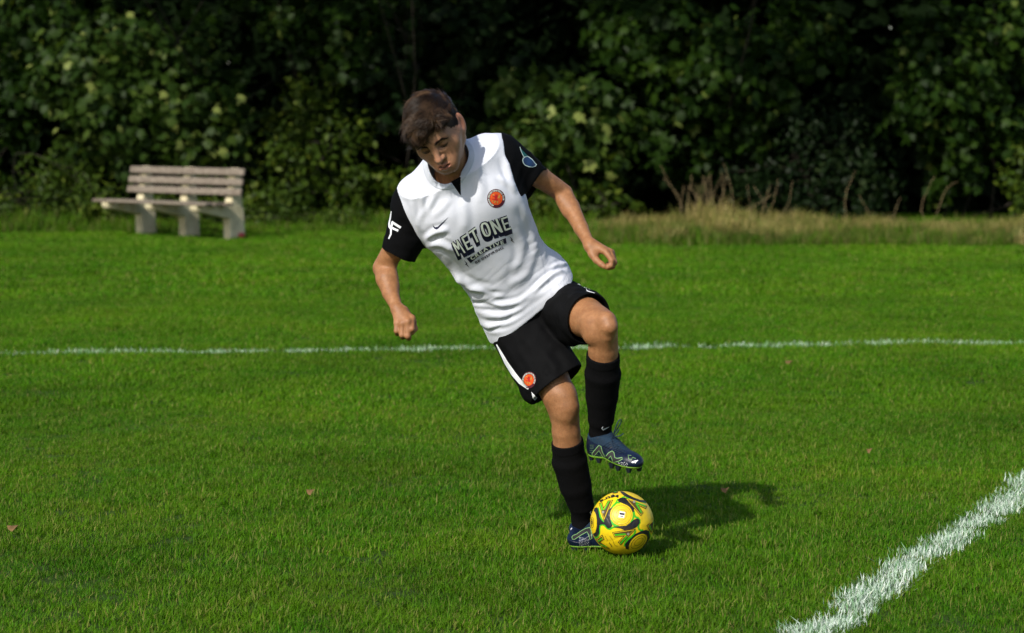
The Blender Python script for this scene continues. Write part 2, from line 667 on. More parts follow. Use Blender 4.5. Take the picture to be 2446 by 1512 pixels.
def scatter(name, pts, rot, scl, idx, protos, label, cat, kind, tilt=None):
    pc = bpy.data.collections.new(name + '_kinds')
    for i, p in enumerate(protos):
        p.name = f'{name}_kind_{i:02d}'
        pc.objects.link(p)
    me = bpy.data.meshes.new(name)
    me.vertices.add(len(pts)); me.vertices.foreach_set('co', np.asarray(pts, np.float32).ravel())
    for nm, v, tp in (('rz', rot, 'FLOAT'), ('sc', scl, 'FLOAT'), ('ix', idx, 'INT')):
        a = me.attributes.new(nm, tp, 'POINT')
        a.data.foreach_set('value', np.asarray(v, np.float32 if tp == 'FLOAT' else np.int32))
    o = bpy.data.objects.new(name, me); COL.objects.link(o)
    ng = bpy.data.node_groups.new(name, 'GeometryNodeTree')
    ng.interface.new_socket('Geometry', in_out='INPUT', socket_type='NodeSocketGeometry')
    ng.interface.new_socket('Geometry', in_out='OUTPUT', socket_type='NodeSocketGeometry')
    N = ng.nodes.new; Lk = ng.links.new
    gi, go = N('NodeGroupInput'), N('NodeGroupOutput')
    mp = N('GeometryNodeMeshToPoints'); ip = N('GeometryNodeInstanceOnPoints'); ci = N('GeometryNodeCollectionInfo')
    ci.inputs['Collection'].default_value = pc
    ci.inputs['Separate Children'].default_value = True
    ci.inputs['Reset Children'].default_value = True
    def na(nm, tp):
        q = N('GeometryNodeInputNamedAttribute'); q.data_type = tp; q.inputs['Name'].default_value = nm
        return q.outputs['Attribute']
    cx = N('ShaderNodeCombineXYZ')
    Lk(na('rz', 'FLOAT'), cx.inputs['Z'])
    Lk(gi.outputs[0], mp.inputs['Mesh']); Lk(mp.outputs['Points'], ip.inputs['Points'])
    Lk(ci.outputs[0], ip.inputs['Instance']); ip.inputs['Pick Instance'].default_value = True
    Lk(na('ix', 'INT'), ip.inputs['Instance Index'])
    Lk(cx.outputs[0], ip.inputs['Rotation']); Lk(na('sc', 'FLOAT'), ip.inputs['Scale'])
    Lk(ip.outputs['Instances'], go.inputs[0])
    md = o.modifiers.new('blades', 'NODES'); md.node_group = ng
    tag(o, label, cat, kind=kind)
    return o

def strewn(y0, y1, dens, rng, side=1.2, k=0.235):
    """random spots in the part of the pitch between two distances"""
    W = k * y1 + side
    n = int(dens * (y1 - y0) * 2 * W)
    p = np.stack([rng.uniform(-W, W, n), rng.uniform(y0, y1, n), np.zeros(n)], 1)
    return p[np.abs(p[:, 0]) < k * p[:, 1] + side]

# the two chalk lines, as centre lines on the ground
nearA, nearB = G(1952, 1512), G(2446, 1172)
farA, farB = G(0, 848), G(2446, 822)
def line_dist(p, a, b):
    t = unit((b - a)[:2]); n = np.array([-t[1], t[0]])
    r = p[:, :2] - a[:2]
    return r @ n, r @ t
rg = np.random.default_rng(21)
near = strewn(5.6, 12.5, 640, rg); mid = strewn(12.5, 20, 300, rg); far = strewn(20, 36.5, 70, rg)
def mask_line(p, a, b, half, rough, s0, thin):
    d, s = line_dist(p, a, b)
    wob = (vnoise(np.stack([s * 3, d * 0, d * 0], 1), 1.0, 71) - 0.5) * 0.014
    e = half + (vnoise(np.stack([s * 9, d * 14, d * 0], 1), 1.0, 72) - 0.5) * rough
    m = np.abs(d + wob) < e
    return m & (vnoise(np.stack([s * 5, d * 10, d * 0], 1), 1.0, 73) > thin)
mn = mask_line(near, nearA, nearB, 0.050, 0.045, 0, 0.10)
mm = mask_line(mid, farA, farB, 0.050, 0.04, 0, 0.0)
def keep_off(p):              # nothing grows through the boot or the ball
    b_ = np.hypot(p[:, 0] - 0.378, p[:, 1] - 8.30) < 0.055
    return ~b_
rt = np.random.default_rng(5)
pn = [tuft('k', 44, 0.052, 0.011, 0.033, 0.0028, 1.15, 0.10, rt, M_GRASS) for _ in range(7)]
pl = [tuft('k', 36, 0.045, 0.012, 0.040, 0.0036, 1.1, 0.03, rt, M_CHALK) for _ in range(5)]
pm = [tuft('k', 46, 0.075, 0.016, 0.038, 0.0048, 1.0, 0.09, rt, M_GRASS) for _ in range(6)]
pml = [tuft('k', 22, 0.065, 0.014, 0.036, 0.0052, 1.0, 0.03, rt, M_CHALK2) for _ in range(4)]
pf = [tuft('k', 70, 0.16, 0.018, 0.042, 0.010, 1.0, 0.07, rt, M_GRASS) for _ in range(5)]
def lay_tufts(name, p, protos, label, cat, kind, s0=0.75, s1=1.25):
    n = len(p)
    long = 0.75 + 0.7 * vnoise(p * [2.2, 2.2, 0], 1.0, 81)
    scatter(name, p, rg.uniform(0, 6.283, n), rg.uniform(s0, s1, n) * long, rg.integers(0, len(protos), n), protos, label, cat, kind)
nn = near[~mn]; nn = nn[keep_off(nn)]
lay_tufts('grass', nn, pn, 'short mown green lawn with straw-coloured blades in the foreground', 'grass', 'stuff')
dm_, _ = line_dist(mid, farA, farB)
lay_tufts('mid_grass', mid[~mm & ~((np.abs(dm_) < 0.085) & (rg.random(len(mid)) < 0.8))], pm, 'mown lawn around the far chalk line', 'grass', 'stuff')
lay_tufts('far_grass', far, pf, 'blurred lawn reaching back to the hedge and bench', 'grass', 'stuff')
lay_tufts('pitch_line', near[mn], pl, 'rough white painted line running diagonally over the near grass', 'painted line', 'stuff', 0.8, 1.3)
lay_tufts('pitch_line', mid[mm], pml, 'thin white painted line straight across the grass behind the player', 'painted line', 'stuff', 0.9, 1.4)

# a few dead leaves lying on the lawn
M_DEAD = plain('dead_leaf', (0.15, 0.085, 0.030), 0.8, 0.3, 60)
for i, (u, v, sz, lb) in enumerate(((28, 1262, 0.050, 'curled brown dead leaf on the lawn at the left edge'), (1882, 866, 0.05, 'brown dead leaf on the lawn beyond the lifted boot'),
                                    (740, 1176, 0.035, 'small brown dead leaf lying left of the ball'), (1731, 1172, 0.04, 'pale brown dead leaf lying in the shadow right of the ball'), (2075, 1078, 0.03, 'dark scrap of leaf on the grass above the diagonal line'))):
    c = G(u, v, 0.035)
    V, n = [], 9
    for k in range(n):
        a = 2 * math.pi * k / n
        r = 0.6 * sz * (0.55 + 0.35 * random.random()) * (1.3 if k == 0 else 1)
        V.append(c + np.array([r * math.cos(a), 0.6 * r * math.sin(a), 0.012 * math.cos(2 * a) + 0.004 * random.random()]))
    V.append(c + np.array([0, 0, 0.010]))
    o = mesh_np('dead_leaf', V, [(k, (k + 1) % n, n) for k in range(n)], M_DEAD, True)
    tag(o, lb, 'leaf', 'dead leaves on the lawn')

# ================================================================ bench
def wood_mat():
    m, nt, b = new_mat('weathered_bench_wood')
    mp = nt.nodes.new('ShaderNodeMapping'); tc = nt.nodes.new('ShaderNodeTexCoord')
    mp.inputs['Scale'].default_value = (1.2, 14, 14)
    nt.links.new(tc.outputs['Object'], mp.inputs['Vector'])
    c = ramp(nt, noise(nt, 2.2, 7, 0.65, vec=mp.outputs['Vector']), [(0.25, (0.065, 0.050, 0.036)), (0.5, (0.17, 0.138, 0.104)), (0.75, (0.30, 0.255, 0.20))])
    c = mixc(nt, ramp(nt, noise(nt, 1.4, 4), [(0.52, (0, 0, 0)), (0.75, (0.6, 0.6, 0.6))]), c, (0.11, 0.075, 0.05))
    nt.links.new(c, b.inputs['Base Color']); b.inputs['Roughness'].default_value = 0.8
    return m
def conc_mat():
    m, nt, b = new_mat('cream_concrete')
    c = ramp(nt, noise(nt, 7, 7, 0.6), [(0.25, (0.40, 0.34, 0.20)), (0.55, (0.58, 0.51, 0.33)), (0.8, (0.66, 0.60, 0.42))])
    nt.links.new(c, b.inputs['Base Color']); b.inputs['Roughness'].default_value = 0.9
    bump(nt, b, noise(nt, 90, 4), 0.5, 0.01)
    return m
M_WOOD, M_CONC = wood_mat(), conc_mat()
L1, L3 = G(346, 560), G(557, 571)
bx_ = unit((L3 - L1) * [1, 1, 0]); bf = np.array([bx_[1], -bx_[0], 0])
if bf[1] > 0: bf = -bf                       # the way a sitter faces: towards the viewer's left
span = float(np.linalg.norm((L3 - L1)[:2]))
bench = empty('park_bench', tuple(L1))
tag(bench, 'slatted wooden bench on three cream concrete supports in front of the hedge', 'bench')
def prism(profile, c0, thick, name, mat, parent):
    """profile: (forward, up) outline; extruded along the bench by thick"""
    n = len(profile)
    V = []
    for s in (-thick / 2, thick / 2):
        for a, z in profile:
            V.append(c0 + bf * a + bx_ * s + np.array([0, 0, z]))
    F = [tuple(range(n))[::-1], tuple(range(n, 2 * n))] + [(i, (i + 1) % n, n + (i + 1) % n, n + i) for i in range(n)]
    o = mesh_np(name, V, F, mat, False, parent)
    bv = o.modifiers.new('soft_edge', 'BEVEL'); bv.width = 0.012; bv.segments = 2; bv.limit_method = 'ANGLE'
    return o
prof = [(0.10, -0.05), (0.105, 0.255), (0.62, 0.355), (0.64, 0.40), (0.63, 0.425), (0.085, 0.405), (0.075, 0.46), (-0.005, 0.86), (-0.075, 0.86), (-0.09, 0.50), (-0.13, 0.30), (-0.145, -0.05)]
for k in range(3):
    prism(prof, L1 + bx_ * span * k / 2, 0.125, 'support', M_CONC, bench)
def slat(fw, up, length, name, h, d, tilt, shift=0.0):
    c0 = L1 + bx_ * (span / 2 + shift)
    ca, sa = math.cos(tilt), math.sin(tilt)
    pr = [(fw + x * ca - z * sa, up + x * sa + z * ca) for x, z in ((-d / 2, -h / 2), (d / 2, -h / 2), (d / 2, h / 2), (-d / 2, h / 2))]
    return prism(pr, c0, length, name, M_WOOD, bench)
LEN = span * 1.28
for i, (fw, up) in enumerate(((0.095, 0.575), (0.070, 0.695), (0.045, 0.815))):
    slat(fw, up, LEN, 'back_slat', 0.085, 0.035, 0.2, 0.03)
for fw in (0.585, 0.42, 0.255):
    slat(fw, 0.445 - (0.63 - fw) * 0.036, LEN, 'seat_slat', 0.038, 0.125, 0.0)
M_CAN = plain('faded_red_can', (0.35, 0.04, 0.05), 0.4, 0.3, 30)
cc = G(572, 571)
V = []
for k, (x, r) in enumerate(((0, 0.026), (0.006, 0.033), (0.05, 0.031), (0.10, 0.033), (0.112, 0.026))):
    for i in range(10):
        a = 2 * math.pi * i / 10
        V.append(cc + np.array([x - 0.05, 0.02 * x + r * math.cos(a) * (0.8 if k == 2 else 1), 0.045 + r * math.sin(a)]))
F = [(k * 10 + i, k * 10 + (i + 1) % 10, k * 10 + 10 + (i + 1) % 10, k * 10 + 10 + i) for k in range(4) for i in range(10)] + [tuple(range(10)), tuple(range(40, 50))]
tag(mesh_np('drink_can', V, F, M_CAN, True), 'dented red drinks can lying by the right foot of the bench', 'can')

# ================================================================ hedge, trees, wood behind
def leaf_mat(name, cols, transl=0.28, rough=0.5, spec=0.12):
    m, nt, b = new_mat(name)
    out = nt.nodes['Material Output']
    c = ramp(nt, attr(nt, 'tint'), cols)
    c = mixc(nt, ramp(nt, noise(nt, 6, 3), [(0.4, (0, 0, 0)), (0.8, (0.35, 0.35, 0.35))]), c, cols[0][1])
    nt.links.new(c, b.inputs['Base Color'])
    b.inputs['Roughness'].default_value = rough
    b.inputs['Specular IOR Level'].default_value = spec
    tr = nt.nodes.new('ShaderNodeBsdfTranslucent')
    nt.links.new(mixc(nt, 1.0, c, (1.1, 1.15, 0.35), 'MULTIPLY'), tr.inputs['Color'])
    mx = nt.nodes.new('ShaderNodeMixShader'); mx.inputs[0].default_value = transl
    nt.links.new(b.outputs[0], mx.inputs[1]); nt.links.new(tr.outputs[0], mx.inputs[2])
    nt.links.new(mx.outputs[0], out.inputs['Surface'])
    return m
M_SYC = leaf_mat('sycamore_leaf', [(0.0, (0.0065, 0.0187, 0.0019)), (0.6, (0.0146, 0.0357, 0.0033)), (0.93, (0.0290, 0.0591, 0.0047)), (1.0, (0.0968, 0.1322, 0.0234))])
M_SYC2 = leaf_mat('sunlit_sycamore_leaf', [(0.0, (0.0097, 0.0265, 0.0028)), (0.6, (0.0275, 0.0547, 0.0071)), (0.90, (0.0688, 0.1054, 0.0169)), (1.0, (0.2023, 0.2419, 0.0610))])  # sunlit patches of the hedge are put into this brighter leaf colour
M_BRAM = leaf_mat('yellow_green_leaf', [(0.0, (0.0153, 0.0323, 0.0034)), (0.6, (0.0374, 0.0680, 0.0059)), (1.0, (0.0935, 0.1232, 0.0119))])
M_DARKL = leaf_mat('shade_dark_leaf', [(0.0, (0.0039, 0.0104, 0.0026)), (0.7, (0.0084, 0.0208, 0.0046)), (1.0, (0.0325, 0.0520, 0.0163))])  # elder and sycamore colour lowered to carry the shade inside the hedge
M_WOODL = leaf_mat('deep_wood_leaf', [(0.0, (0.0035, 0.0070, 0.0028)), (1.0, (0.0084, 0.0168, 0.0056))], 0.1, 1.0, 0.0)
M_BARK = plain('grey_brown_bark', (0.026, 0.020, 0.014), 0.9, 0.4, 14)

# a five-lobed leaf, y towards the tip, unit size
LOBED = np.array([(0, 0, 0), (0.18, 0.05, 0.0), (0.42, 0.12, -0.04), (0.30, 0.30, -0.01), (0.50, 0.52, -0.05), (0.24, 0.58, 0), (0, 1.0, -0.08),
                  (-0.24, 0.58, 0), (-0.50, 0.52, -0.05), (-0.30, 0.30, -0.01), (-0.42, 0.12, -0.04), (-0.18, 0.05, 0), (0, 0.40, 0.05)])
LOBED_F = np.array([(i, i + 1, 12) for i in range(11)] + [(11, 0, 12)])
OVAL = np.array([(0, 0, 0), (0.24, 0.25, -0.03), (0.26, 0.60, -0.04), (0, 1.0, -0.06), (-0.26, 0.60, -0.04), (-0.24, 0.25, -0.03), (0, 0.45, 0.04)])
OVAL_F = np.array([(0, 1, 6), (1, 2, 6), (2, 3, 6), (3, 4, 6), (4, 5, 6), (5, 0, 6)])

def leaves(pos, out, size, shape, faces, rng, droop=0.5, spread=0.7):
    """leaf meshes at pos; out = the way each leaf's face looks"""
    n = len(pos)
    nz = out + rng.normal(0, spread, (n, 3)); nz[:, 2] += 0.35
    nz /= np.linalg.norm(nz, axis=1, keepdims=True)
    ty = rng.normal(0, 0.5, (n, 3)); ty[:, 2] -= droop
    ty -= nz * (ty * nz).sum(1, keepdims=True); ty /= np.linalg.norm(ty, axis=1, keepdims=True) + 1e-9
    tx = np.cross(ty, nz)
    s = size * rng.uniform(0.6, 1.3, n)
    V = pos[:, None, :] + s[:, None, None] * (shape[None, :, 0, None] * tx[:, None] + shape[None, :, 1, None] * ty[:, None] + shape[None, :, 2, None] * nz[:, None])
    F = faces[None] + (np.arange(n) * len(shape))[:, None, None]
    return V.reshape(-1, 3), F.reshape(-1, 3)

def plant(name, label, cat, base, lobes, n, size, mat, rng, shape='lobed', stems=5, group=None, droop=0.5, twig=0.010, spread=0.7, palep=0.03):
    """lobes: (x, y, z, rx, ry, rz, weight) world ellipsoids that the leaves cluster in, in boughs"""
    root = empty(name, tuple(base))
    tag(root, label, cat, group)
    lob = np.array(lobes, float)
    w_ = lob[:, 6] / lob[:, 6].sum()
    # boughs: each a short spray of leaves, so that the crown shows clumps and gaps
    nbough = max(12, n // 26)
    pick = rng.choice(len(lob), nbough, p=w_)
    d = rng.normal(0, 1, (nbough, 3)); d /= np.linalg.norm(d, axis=1, keepdims=True)
    d[:, 1] -= 0.35
    r = rng.uniform(0.45, 1.0, nbough) ** 0.6
    cen = lob[pick, :3] + d * lob[pick, 3:6] * r[:, None]
    bi = rng.integers(0, nbough, n)
    rad = np.clip(lob[pick, 3:6].min(1) * 0.42, 0.12, 0.34)
    off = rng.normal(0, 1, (n, 3)) * rad[bi][:, None] * [0.62, 0.55, 0.58]
    pos = cen[bi] + off
    pos[:, 2] = np.maximum(pos[:, 2], 0.04)
    out = d[bi] * 0.6 + off / (np.linalg.norm(off, axis=1, keepdims=True) + 1e-6) * 0.4
    sh, fc = (LOBED, LOBED_F) if shape == 'lobed' else (OVAL, OVAL_F)
    V, F = leaves(pos, out, size, sh, fc, rng, droop, spread)
    cr = mesh_np('crown', V, F, mat, False, root)
    bt = rng.random(nbough)
    tint = np.clip(0.55 * rng.random(n) + 0.45 * bt[bi] , 0, 0.94)
    pale = rng.random(n) < palep
    tint[pale] = 1.0
    add_attr(cr, 'tint', np.repeat(tint, len(sh)))
    # stems
    SV, SF = [], []
    for i in range(stems):
        t = cen[rng.integers(0, nbough)]
        a = np.array([base[0] + rng.normal(0, 0.25), base[1] + rng.uniform(0, 0.5), -0.05])
        mid_ = (a + t) / 2 + rng.normal(0, 0.22, 3)
        p = smooth_path([a, mid_, t], 7)
        v, f, s_ = tube(p, np.linspace(twig * 1.9, twig * 0.5, 7), 5)
        b0 = len(SV); SV += v; SF += [tuple(k + b0 for k in q) for q in f]
        for _ in range(3):
            j = rng.integers(2, 6); t2 = cen[rng.integers(0, nbough)]
            t2 = p[j] + (t2 - p[j]) * min(1, 0.9 / (np.linalg.norm(t2 - p[j]) + 1e-6))
            v, f, s_ = tube(smooth_path([p[j], (p[j] + t2) / 2 + rng.normal(0, 0.07, 3), t2], 5), np.linspace(twig * 0.8, twig * 0.25, 5), 4)
            b0 = len(SV); SV += v; SF += [tuple(k + b0 for k in q) for q in f]
    mesh_np('stems', SV, np.array(SF), M_BARK, True, root)
    return root
def at(u, v, Y):
    p = P(u, v, Y); return p
def lobe(u, v, Y, wpx, hpx, dep, wt):
    """an ellipsoid seen as wpx by hpx photo pixels at distance Y"""
    p = P(u, v, Y); s = Y / FPX
    return (p[0], p[1], p[2], wpx / 2 * s, dep, hpx / 2 * s, wt)
rp = np.random.default_rng(99)
plant('sycamore_tree', 'tall leafy sycamore growth at the far left edge, above the weeds', 'tree', (-7.6, 34.6, 0),
      [lobe(40, 60, 34.6, 240, 220, 0.6, 3), lobe(40, 250, 34.4, 160, 150, 0.5, 2), lobe(-60, 320, 34.6, 200, 300, 0.6, 2), lobe(150, 20, 34.6, 300, 130, 0.6, 2), lobe(60, -160, 34.4, 700, 260, 1.0, 3)], 3200, 0.15, M_SYC, rp)
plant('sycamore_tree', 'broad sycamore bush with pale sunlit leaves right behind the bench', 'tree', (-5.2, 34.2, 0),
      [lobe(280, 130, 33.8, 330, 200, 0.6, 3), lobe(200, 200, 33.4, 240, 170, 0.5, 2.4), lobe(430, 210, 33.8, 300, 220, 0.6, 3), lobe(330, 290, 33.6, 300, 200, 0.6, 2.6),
       lobe(480, 320, 33.8, 200, 190, 0.5, 1.6), lobe(250, 380, 33.9, 200, 130, 0.4, 1.2), lobe(560, 230, 34.2, 90, 160, 0.4, 0.7), lobe(420, 420, 34.2, 340, 160, 0.5, 1.4)], 5200, 0.145, M_SYC2, rp, palep=0.045)  # extra pale leaves paint the sunlit patch
plant('sycamore_tree', 'overhanging sycamore bough at the top, right of the dark gap', 'tree', (-2.9, 35.4, 0),
      [lobe(720, 40, 34.6, 190, 150, 0.5, 2), lobe(840, 90, 34.6, 240, 190, 0.6, 3), lobe(560, 20, 34.8, 260, 90, 0.5, 1.4), lobe(800, -150, 34.4, 800, 240, 1.0, 3), (-5.0, 31.4, 4.7, 1.0, 0.9, 0.7, 3), (-5.6, 32.0, 4.9, 0.7, 0.7, 0.5, 2)], 3200, 0.16, M_SYC, rp)  # last two lobes: unseen boughs added to shade the hedge
plant('ivy_bush', 'yellow-green bush low in the hedge, right of the bench', 'bush', (-2.9, 34.4, 0),
      [lobe(690, 300, 34.2, 120, 150, 0.4, 1.4), lobe(760, 230, 34.4, 130, 170, 0.4, 1.4), lobe(680, 420, 34.0, 200, 190, 0.5, 2.4), lobe(800, 380, 34.2, 200, 230, 0.5, 2.2), lobe(880, 470, 34.0, 180, 130, 0.4, 1.4), lobe(640, 480, 33.8, 120, 110, 0.4, 1.2)],
      3600, 0.10, M_BRAM, rp, 'oval', 6)
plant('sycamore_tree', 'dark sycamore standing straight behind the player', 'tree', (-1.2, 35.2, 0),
      [lobe(900, 180, 34.6, 200, 240, 0.5, 2), lobe(1060, 80, 34.8, 280, 260, 0.6, 2.5), lobe(1000, 300, 34.8, 260, 200, 0.5, 2), lobe(1180, 160, 35.0, 240, 300, 0.5, 2), lobe(1130, 360, 35.0, 260, 200, 0.5, 1.6), lobe(1050, -150, 34.6, 800, 260, 1.0, 3), (-2.6, 31.3, 4.8, 1.2, 0.9, 0.8, 4), (-1.6, 31.6, 4.6, 1.0, 0.9, 0.7, 3), (-3.2, 32.2, 5.4, 1.2, 0.9, 0.7, 3)], 5200, 0.16, M_DARKL, rp)  # final three lobes hang out of view, added to darken the hedge centre
plant('sycamore_tree', 'low sycamore with large leaves coloured as sunlit, right of the player above his arm', 'tree', (1.0, 34.3, 0),
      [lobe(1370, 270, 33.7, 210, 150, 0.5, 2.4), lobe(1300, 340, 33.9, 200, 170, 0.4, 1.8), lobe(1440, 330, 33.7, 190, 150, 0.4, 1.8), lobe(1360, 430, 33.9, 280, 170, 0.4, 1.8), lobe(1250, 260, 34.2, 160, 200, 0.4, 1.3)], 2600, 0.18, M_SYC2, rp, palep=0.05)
plant('sycamore_tree', 'tall bright green sycamore filling the top right of centre', 'tree', (3.0, 34.8, 0),
      [lobe(1560, 100, 34.0, 260, 240, 0.6, 3), lobe(1680, 180, 33.9, 240, 230, 0.6, 3), lobe(1790, 150, 34.0, 220, 240, 0.6, 2.4), lobe(1900, 90, 34.4, 220, 190, 0.6, 2), lobe(1620, 330, 34.2, 220, 180, 0.5, 1.8), lobe(1470, 60, 34.4, 140, 180, 0.5, 1.2), lobe(1750, 290, 34.2, 160, 150, 0.4, 1), lobe(1700, -160, 34.2, 900, 260, 1.0, 3), (2.5, 31.3, 4.6, 1.1, 0.9, 0.6, 3), (3.3, 31.8, 4.9, 1.0, 0.9, 0.7, 2.4), (0.6, 31.8, 5.4, 1.0, 0.9, 0.6, 2)],  # closing three lobes: out-of-view foliage added to cast shade further right
      6500, 0.165, M_SYC, rp)
plant('elder_bush', 'dull green elder bush low in the hedge above the dry grass', 'bush', (4.6, 34.6, 0),
      [lobe(1960, 330, 34.0, 240, 190, 0.5, 2), lobe(1900, 440, 33.9, 260, 160, 0.5, 2.2), lobe(2060, 400, 34.1, 200, 200, 0.5, 1.8), lobe(1790, 420, 34.3, 160, 150, 0.4, 1.2), lobe(2010, 490, 33.8, 220, 90, 0.4, 1.2)], 3800, 0.085, M_DARKL, rp, 'oval', 7)
plant('sycamore_tree', 'drooping sycamore at the right edge with a bare stem below', 'tree', (6.6, 34.6, 0),
      [lobe(2260, 130, 34.0, 240, 220, 0.6, 2.4), lobe(2220, 250, 33.9, 200, 170, 0.5, 2), lobe(2330, 290, 33.9, 220, 180, 0.5, 2), lobe(2400, 80, 34.2, 200, 200, 0.5, 1.4), lobe(2280, 400, 34.2, 140, 160, 0.4, 0.9), lobe(2500, 250, 34.2, 200, 300, 0.5, 1.4), lobe(2300, -150, 34.2, 700, 260, 1.0, 3), (4.6, 31.5, 4.7, 0.9, 0.9, 0.6, 2)],  # last lobe is unseen foliage, added for its shade on the hedge
      4600, 0.155, M_SYC, rp)
plant('bramble_bush', 'sunlit yellow-green bramble at the right edge beside the dry grass', 'bush', (7.4, 33.8, 0),
      [lobe(2450, 420, 33.4, 110, 150, 0.4, 2), lobe(2480, 500, 33.4, 120, 120, 0.4, 1.4)], 700, 0.10, M_BRAM, rp, 'oval', 4)
plant('bramble_bush', 'leafy bramble in the hedge foot beside the player, below his arm', 'bush', (0.9, 34.0, 0),
      [lobe(1290, 480, 33.6, 200, 130, 0.4, 2), lobe(1420, 490, 33.7, 220, 100, 0.4, 1.6), lobe(1190, 470, 33.9, 200, 150, 0.4, 1.5), lobe(1010, 470, 33.9, 200, 150, 0.4, 1.5)], 2200, 0.11, M_BRAM, rp, 'oval', 5)
plant('nettle_patch', 'bed of green nettles and weeds left of the bench', 'weeds', (-6.6, 33.2, 0),
      [lobe(60, 490, 33.0, 220, 110, 0.6, 2), lobe(180, 470, 33.2, 180, 130, 0.5, 1.6), lobe(240, 500, 32.8, 160, 60, 0.5, 1.2), lobe(110, 410, 33.4, 120, 120, 0.4, 0.8), lobe(-60, 470, 33, 200, 140, 0.6, 1.2)], 2600, 0.085, M_BRAM, rp, 'oval', 14, droop=0.1, twig=0.004)
plant('nettle_patch', 'low green weeds in the shade under and behind the bench', 'weeds', (-4.4, 33.0, 0),
      [lobe(400, 500, 32.6, 300, 70, 0.5, 2), lobe(620, 515, 32.8, 200, 60, 0.5, 1.5), lobe(800, 525, 33.0, 220, 50, 0.5, 1.3)], 1700, 0.075, M_BRAM, rp, 'oval', 10, droop=0.1, twig=0.004)

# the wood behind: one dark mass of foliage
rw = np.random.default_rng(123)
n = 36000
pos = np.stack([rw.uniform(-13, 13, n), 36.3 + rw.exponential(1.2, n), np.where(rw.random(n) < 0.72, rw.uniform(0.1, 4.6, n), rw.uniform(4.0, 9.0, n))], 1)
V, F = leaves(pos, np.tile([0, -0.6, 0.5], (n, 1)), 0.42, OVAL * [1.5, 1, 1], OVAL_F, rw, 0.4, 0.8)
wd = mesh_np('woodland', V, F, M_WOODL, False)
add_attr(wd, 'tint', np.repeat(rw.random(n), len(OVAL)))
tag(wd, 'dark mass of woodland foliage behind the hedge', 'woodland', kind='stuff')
# trunks in the wood
for i, (u, Y) in enumerate(((650, 37.4), (1940, 37.6), (150, 37.5))):
    x = P(u, 300, Y)[0]
    p = smooth_path([(x, Y, -0.1), (x + rp.normal(0, 0.15), Y, 2.5), (x + rp.normal(0, 0.3), Y, 5), (x + rp.normal(0, 0.4), Y, 8.5)], 12)
    o = tube_obj('tree_trunk', p, np.linspace(0.17, 0.09, 12), M_BARK, None, 9)
    tag(o, ('slim dark trunk in the black gap right of the bench', 'slim dark trunk in the dark hollow above the elder bush', 'slim dark trunk in the wood behind the left end of the hedge')[i], 'tree trunk', 'trunks in the wood')

# dry grass along the foot of the hedge at the right
rs = np.random.default_rng(44)
ps = [tuft('k', 40, 0.20, 0.08, 0.36, 0.011, 1.1, 0.16, rs, M_STRAW, 3) for _ in range(5)]
n = 1900
u = rs.uniform(1380, 2560, n)
tt = rs.random(n)
v = 536 + 50 * tt + 6 * np.clip((u - 1900) / 500, 0, 1) - np.where(u < 1520, 8, 0)
ragged = vnoise(np.stack([u / 60, v / 14, 0 * u], 1), 1.0, 92)
keep = (ragged > 0.38 + 0.46 * np.clip((tt - 0.55) / 0.45, 0, 1)) & (rs.random(n) < np.clip((u - 1360) / 200, 0.15, 1))
pts = np.array([G(a, b) for a, b in zip(u[keep], v[keep])])
n = len(pts)
lay_ = scatter('dry_grass', pts, rs.uniform(0, 6.28, n), rs.uniform(0.35, 1.0, n) * (0.30 + 0.95 * vnoise(pts * [1.3, 0.9, 0], 1.0, 91)) * (0.85 + 0.45 * np.exp(-((u[keep] - 1705) / 80) ** 2)), rs.integers(0, 5, n), ps,
        'strip of tall straw-coloured dry grass along the hedge foot at the right', 'dry grass', 'stuff')
pw = [tuft('k', 40, 0.16, 0.06, 0.20, 0.011, 0.9, 0.12, rs, M_WEED, 2) for _ in range(4)]
n = 1500
uu = rs.uniform(-60, 1400, n); vv = 524 + rs.uniform(0, 1, n) ** 1.4 * 34
pts = np.array([G(a, b) for a, b in zip(uu, vv)])
scatter('rough_grass', pts, rs.uniform(0, 6.28, n), rs.uniform(0.4, 1.5, n) * (0.4 + vnoise(pts * [0.8, 0.6, 0], 1.0, 95)), rs.integers(0, 4, n), pw, 'longer unmown green grass along the hedge foot at the left', 'grass', 'stuff')
n = 700
uu = rs.uniform(1380, 2560, n); vv = 538 + rs.random(n) ** 0.7 * 52
pts = np.array([G(a, b) for a, b in zip(uu, vv)])
pw2 = [tuft('k', 40, 0.18, 0.05, 0.20, 0.010, 1.0, 0.25, rs, M_WEED, 2) for _ in range(4)]
scatter('rough_grass', pts, rs.uniform(0, 6.28, n), rs.uniform(0.4, 1.3, n), rs.integers(0, 4, n), pw2, 'green grass growing among the straw at the hedge foot at the right', 'grass', 'stuff')
# dead upright stalks
def stalks(u, v, n, h, wpx, label, rng):
    base = G(u, v)
    root = empty('dead_stalks', tuple(base)); tag(root, label, 'dead weeds', 'dead weeds by the hedge')
    for i in range(n):
        a = base + np.array([rng.normal(0, wpx / 172 / 2), rng.normal(0, 0.2), 0])
        hh = h * rng.uniform(0.55, 1.1)
        t = a + np.array([rng.normal(0, 0.24), rng.normal(0, 0.1), hh])
        tube_obj('stalk', smooth_path([a, (a + t) / 2 + rng.normal(0, 0.07, 3), t], 6), np.linspace(0.0034, 0.0014, 6), M_STRAW2, root, 4)
M_STRAW2 = plain('dead_stalk', (0.32, 0.24, 0.12), 0.8, 0.4, 12)
stalks(1705, 540, 20, 0.78, 95, 'clump of upright dead brown stalks rising from the dry grass', rp)
stalks(1800, 550, 6, 0.65, 60, 'few bent dead stalks just right of the brown clump', rp)
stalks(2150, 545, 5, 0.70, 130, 'sparse thin dead stalks below the drooping sycamore', rp)
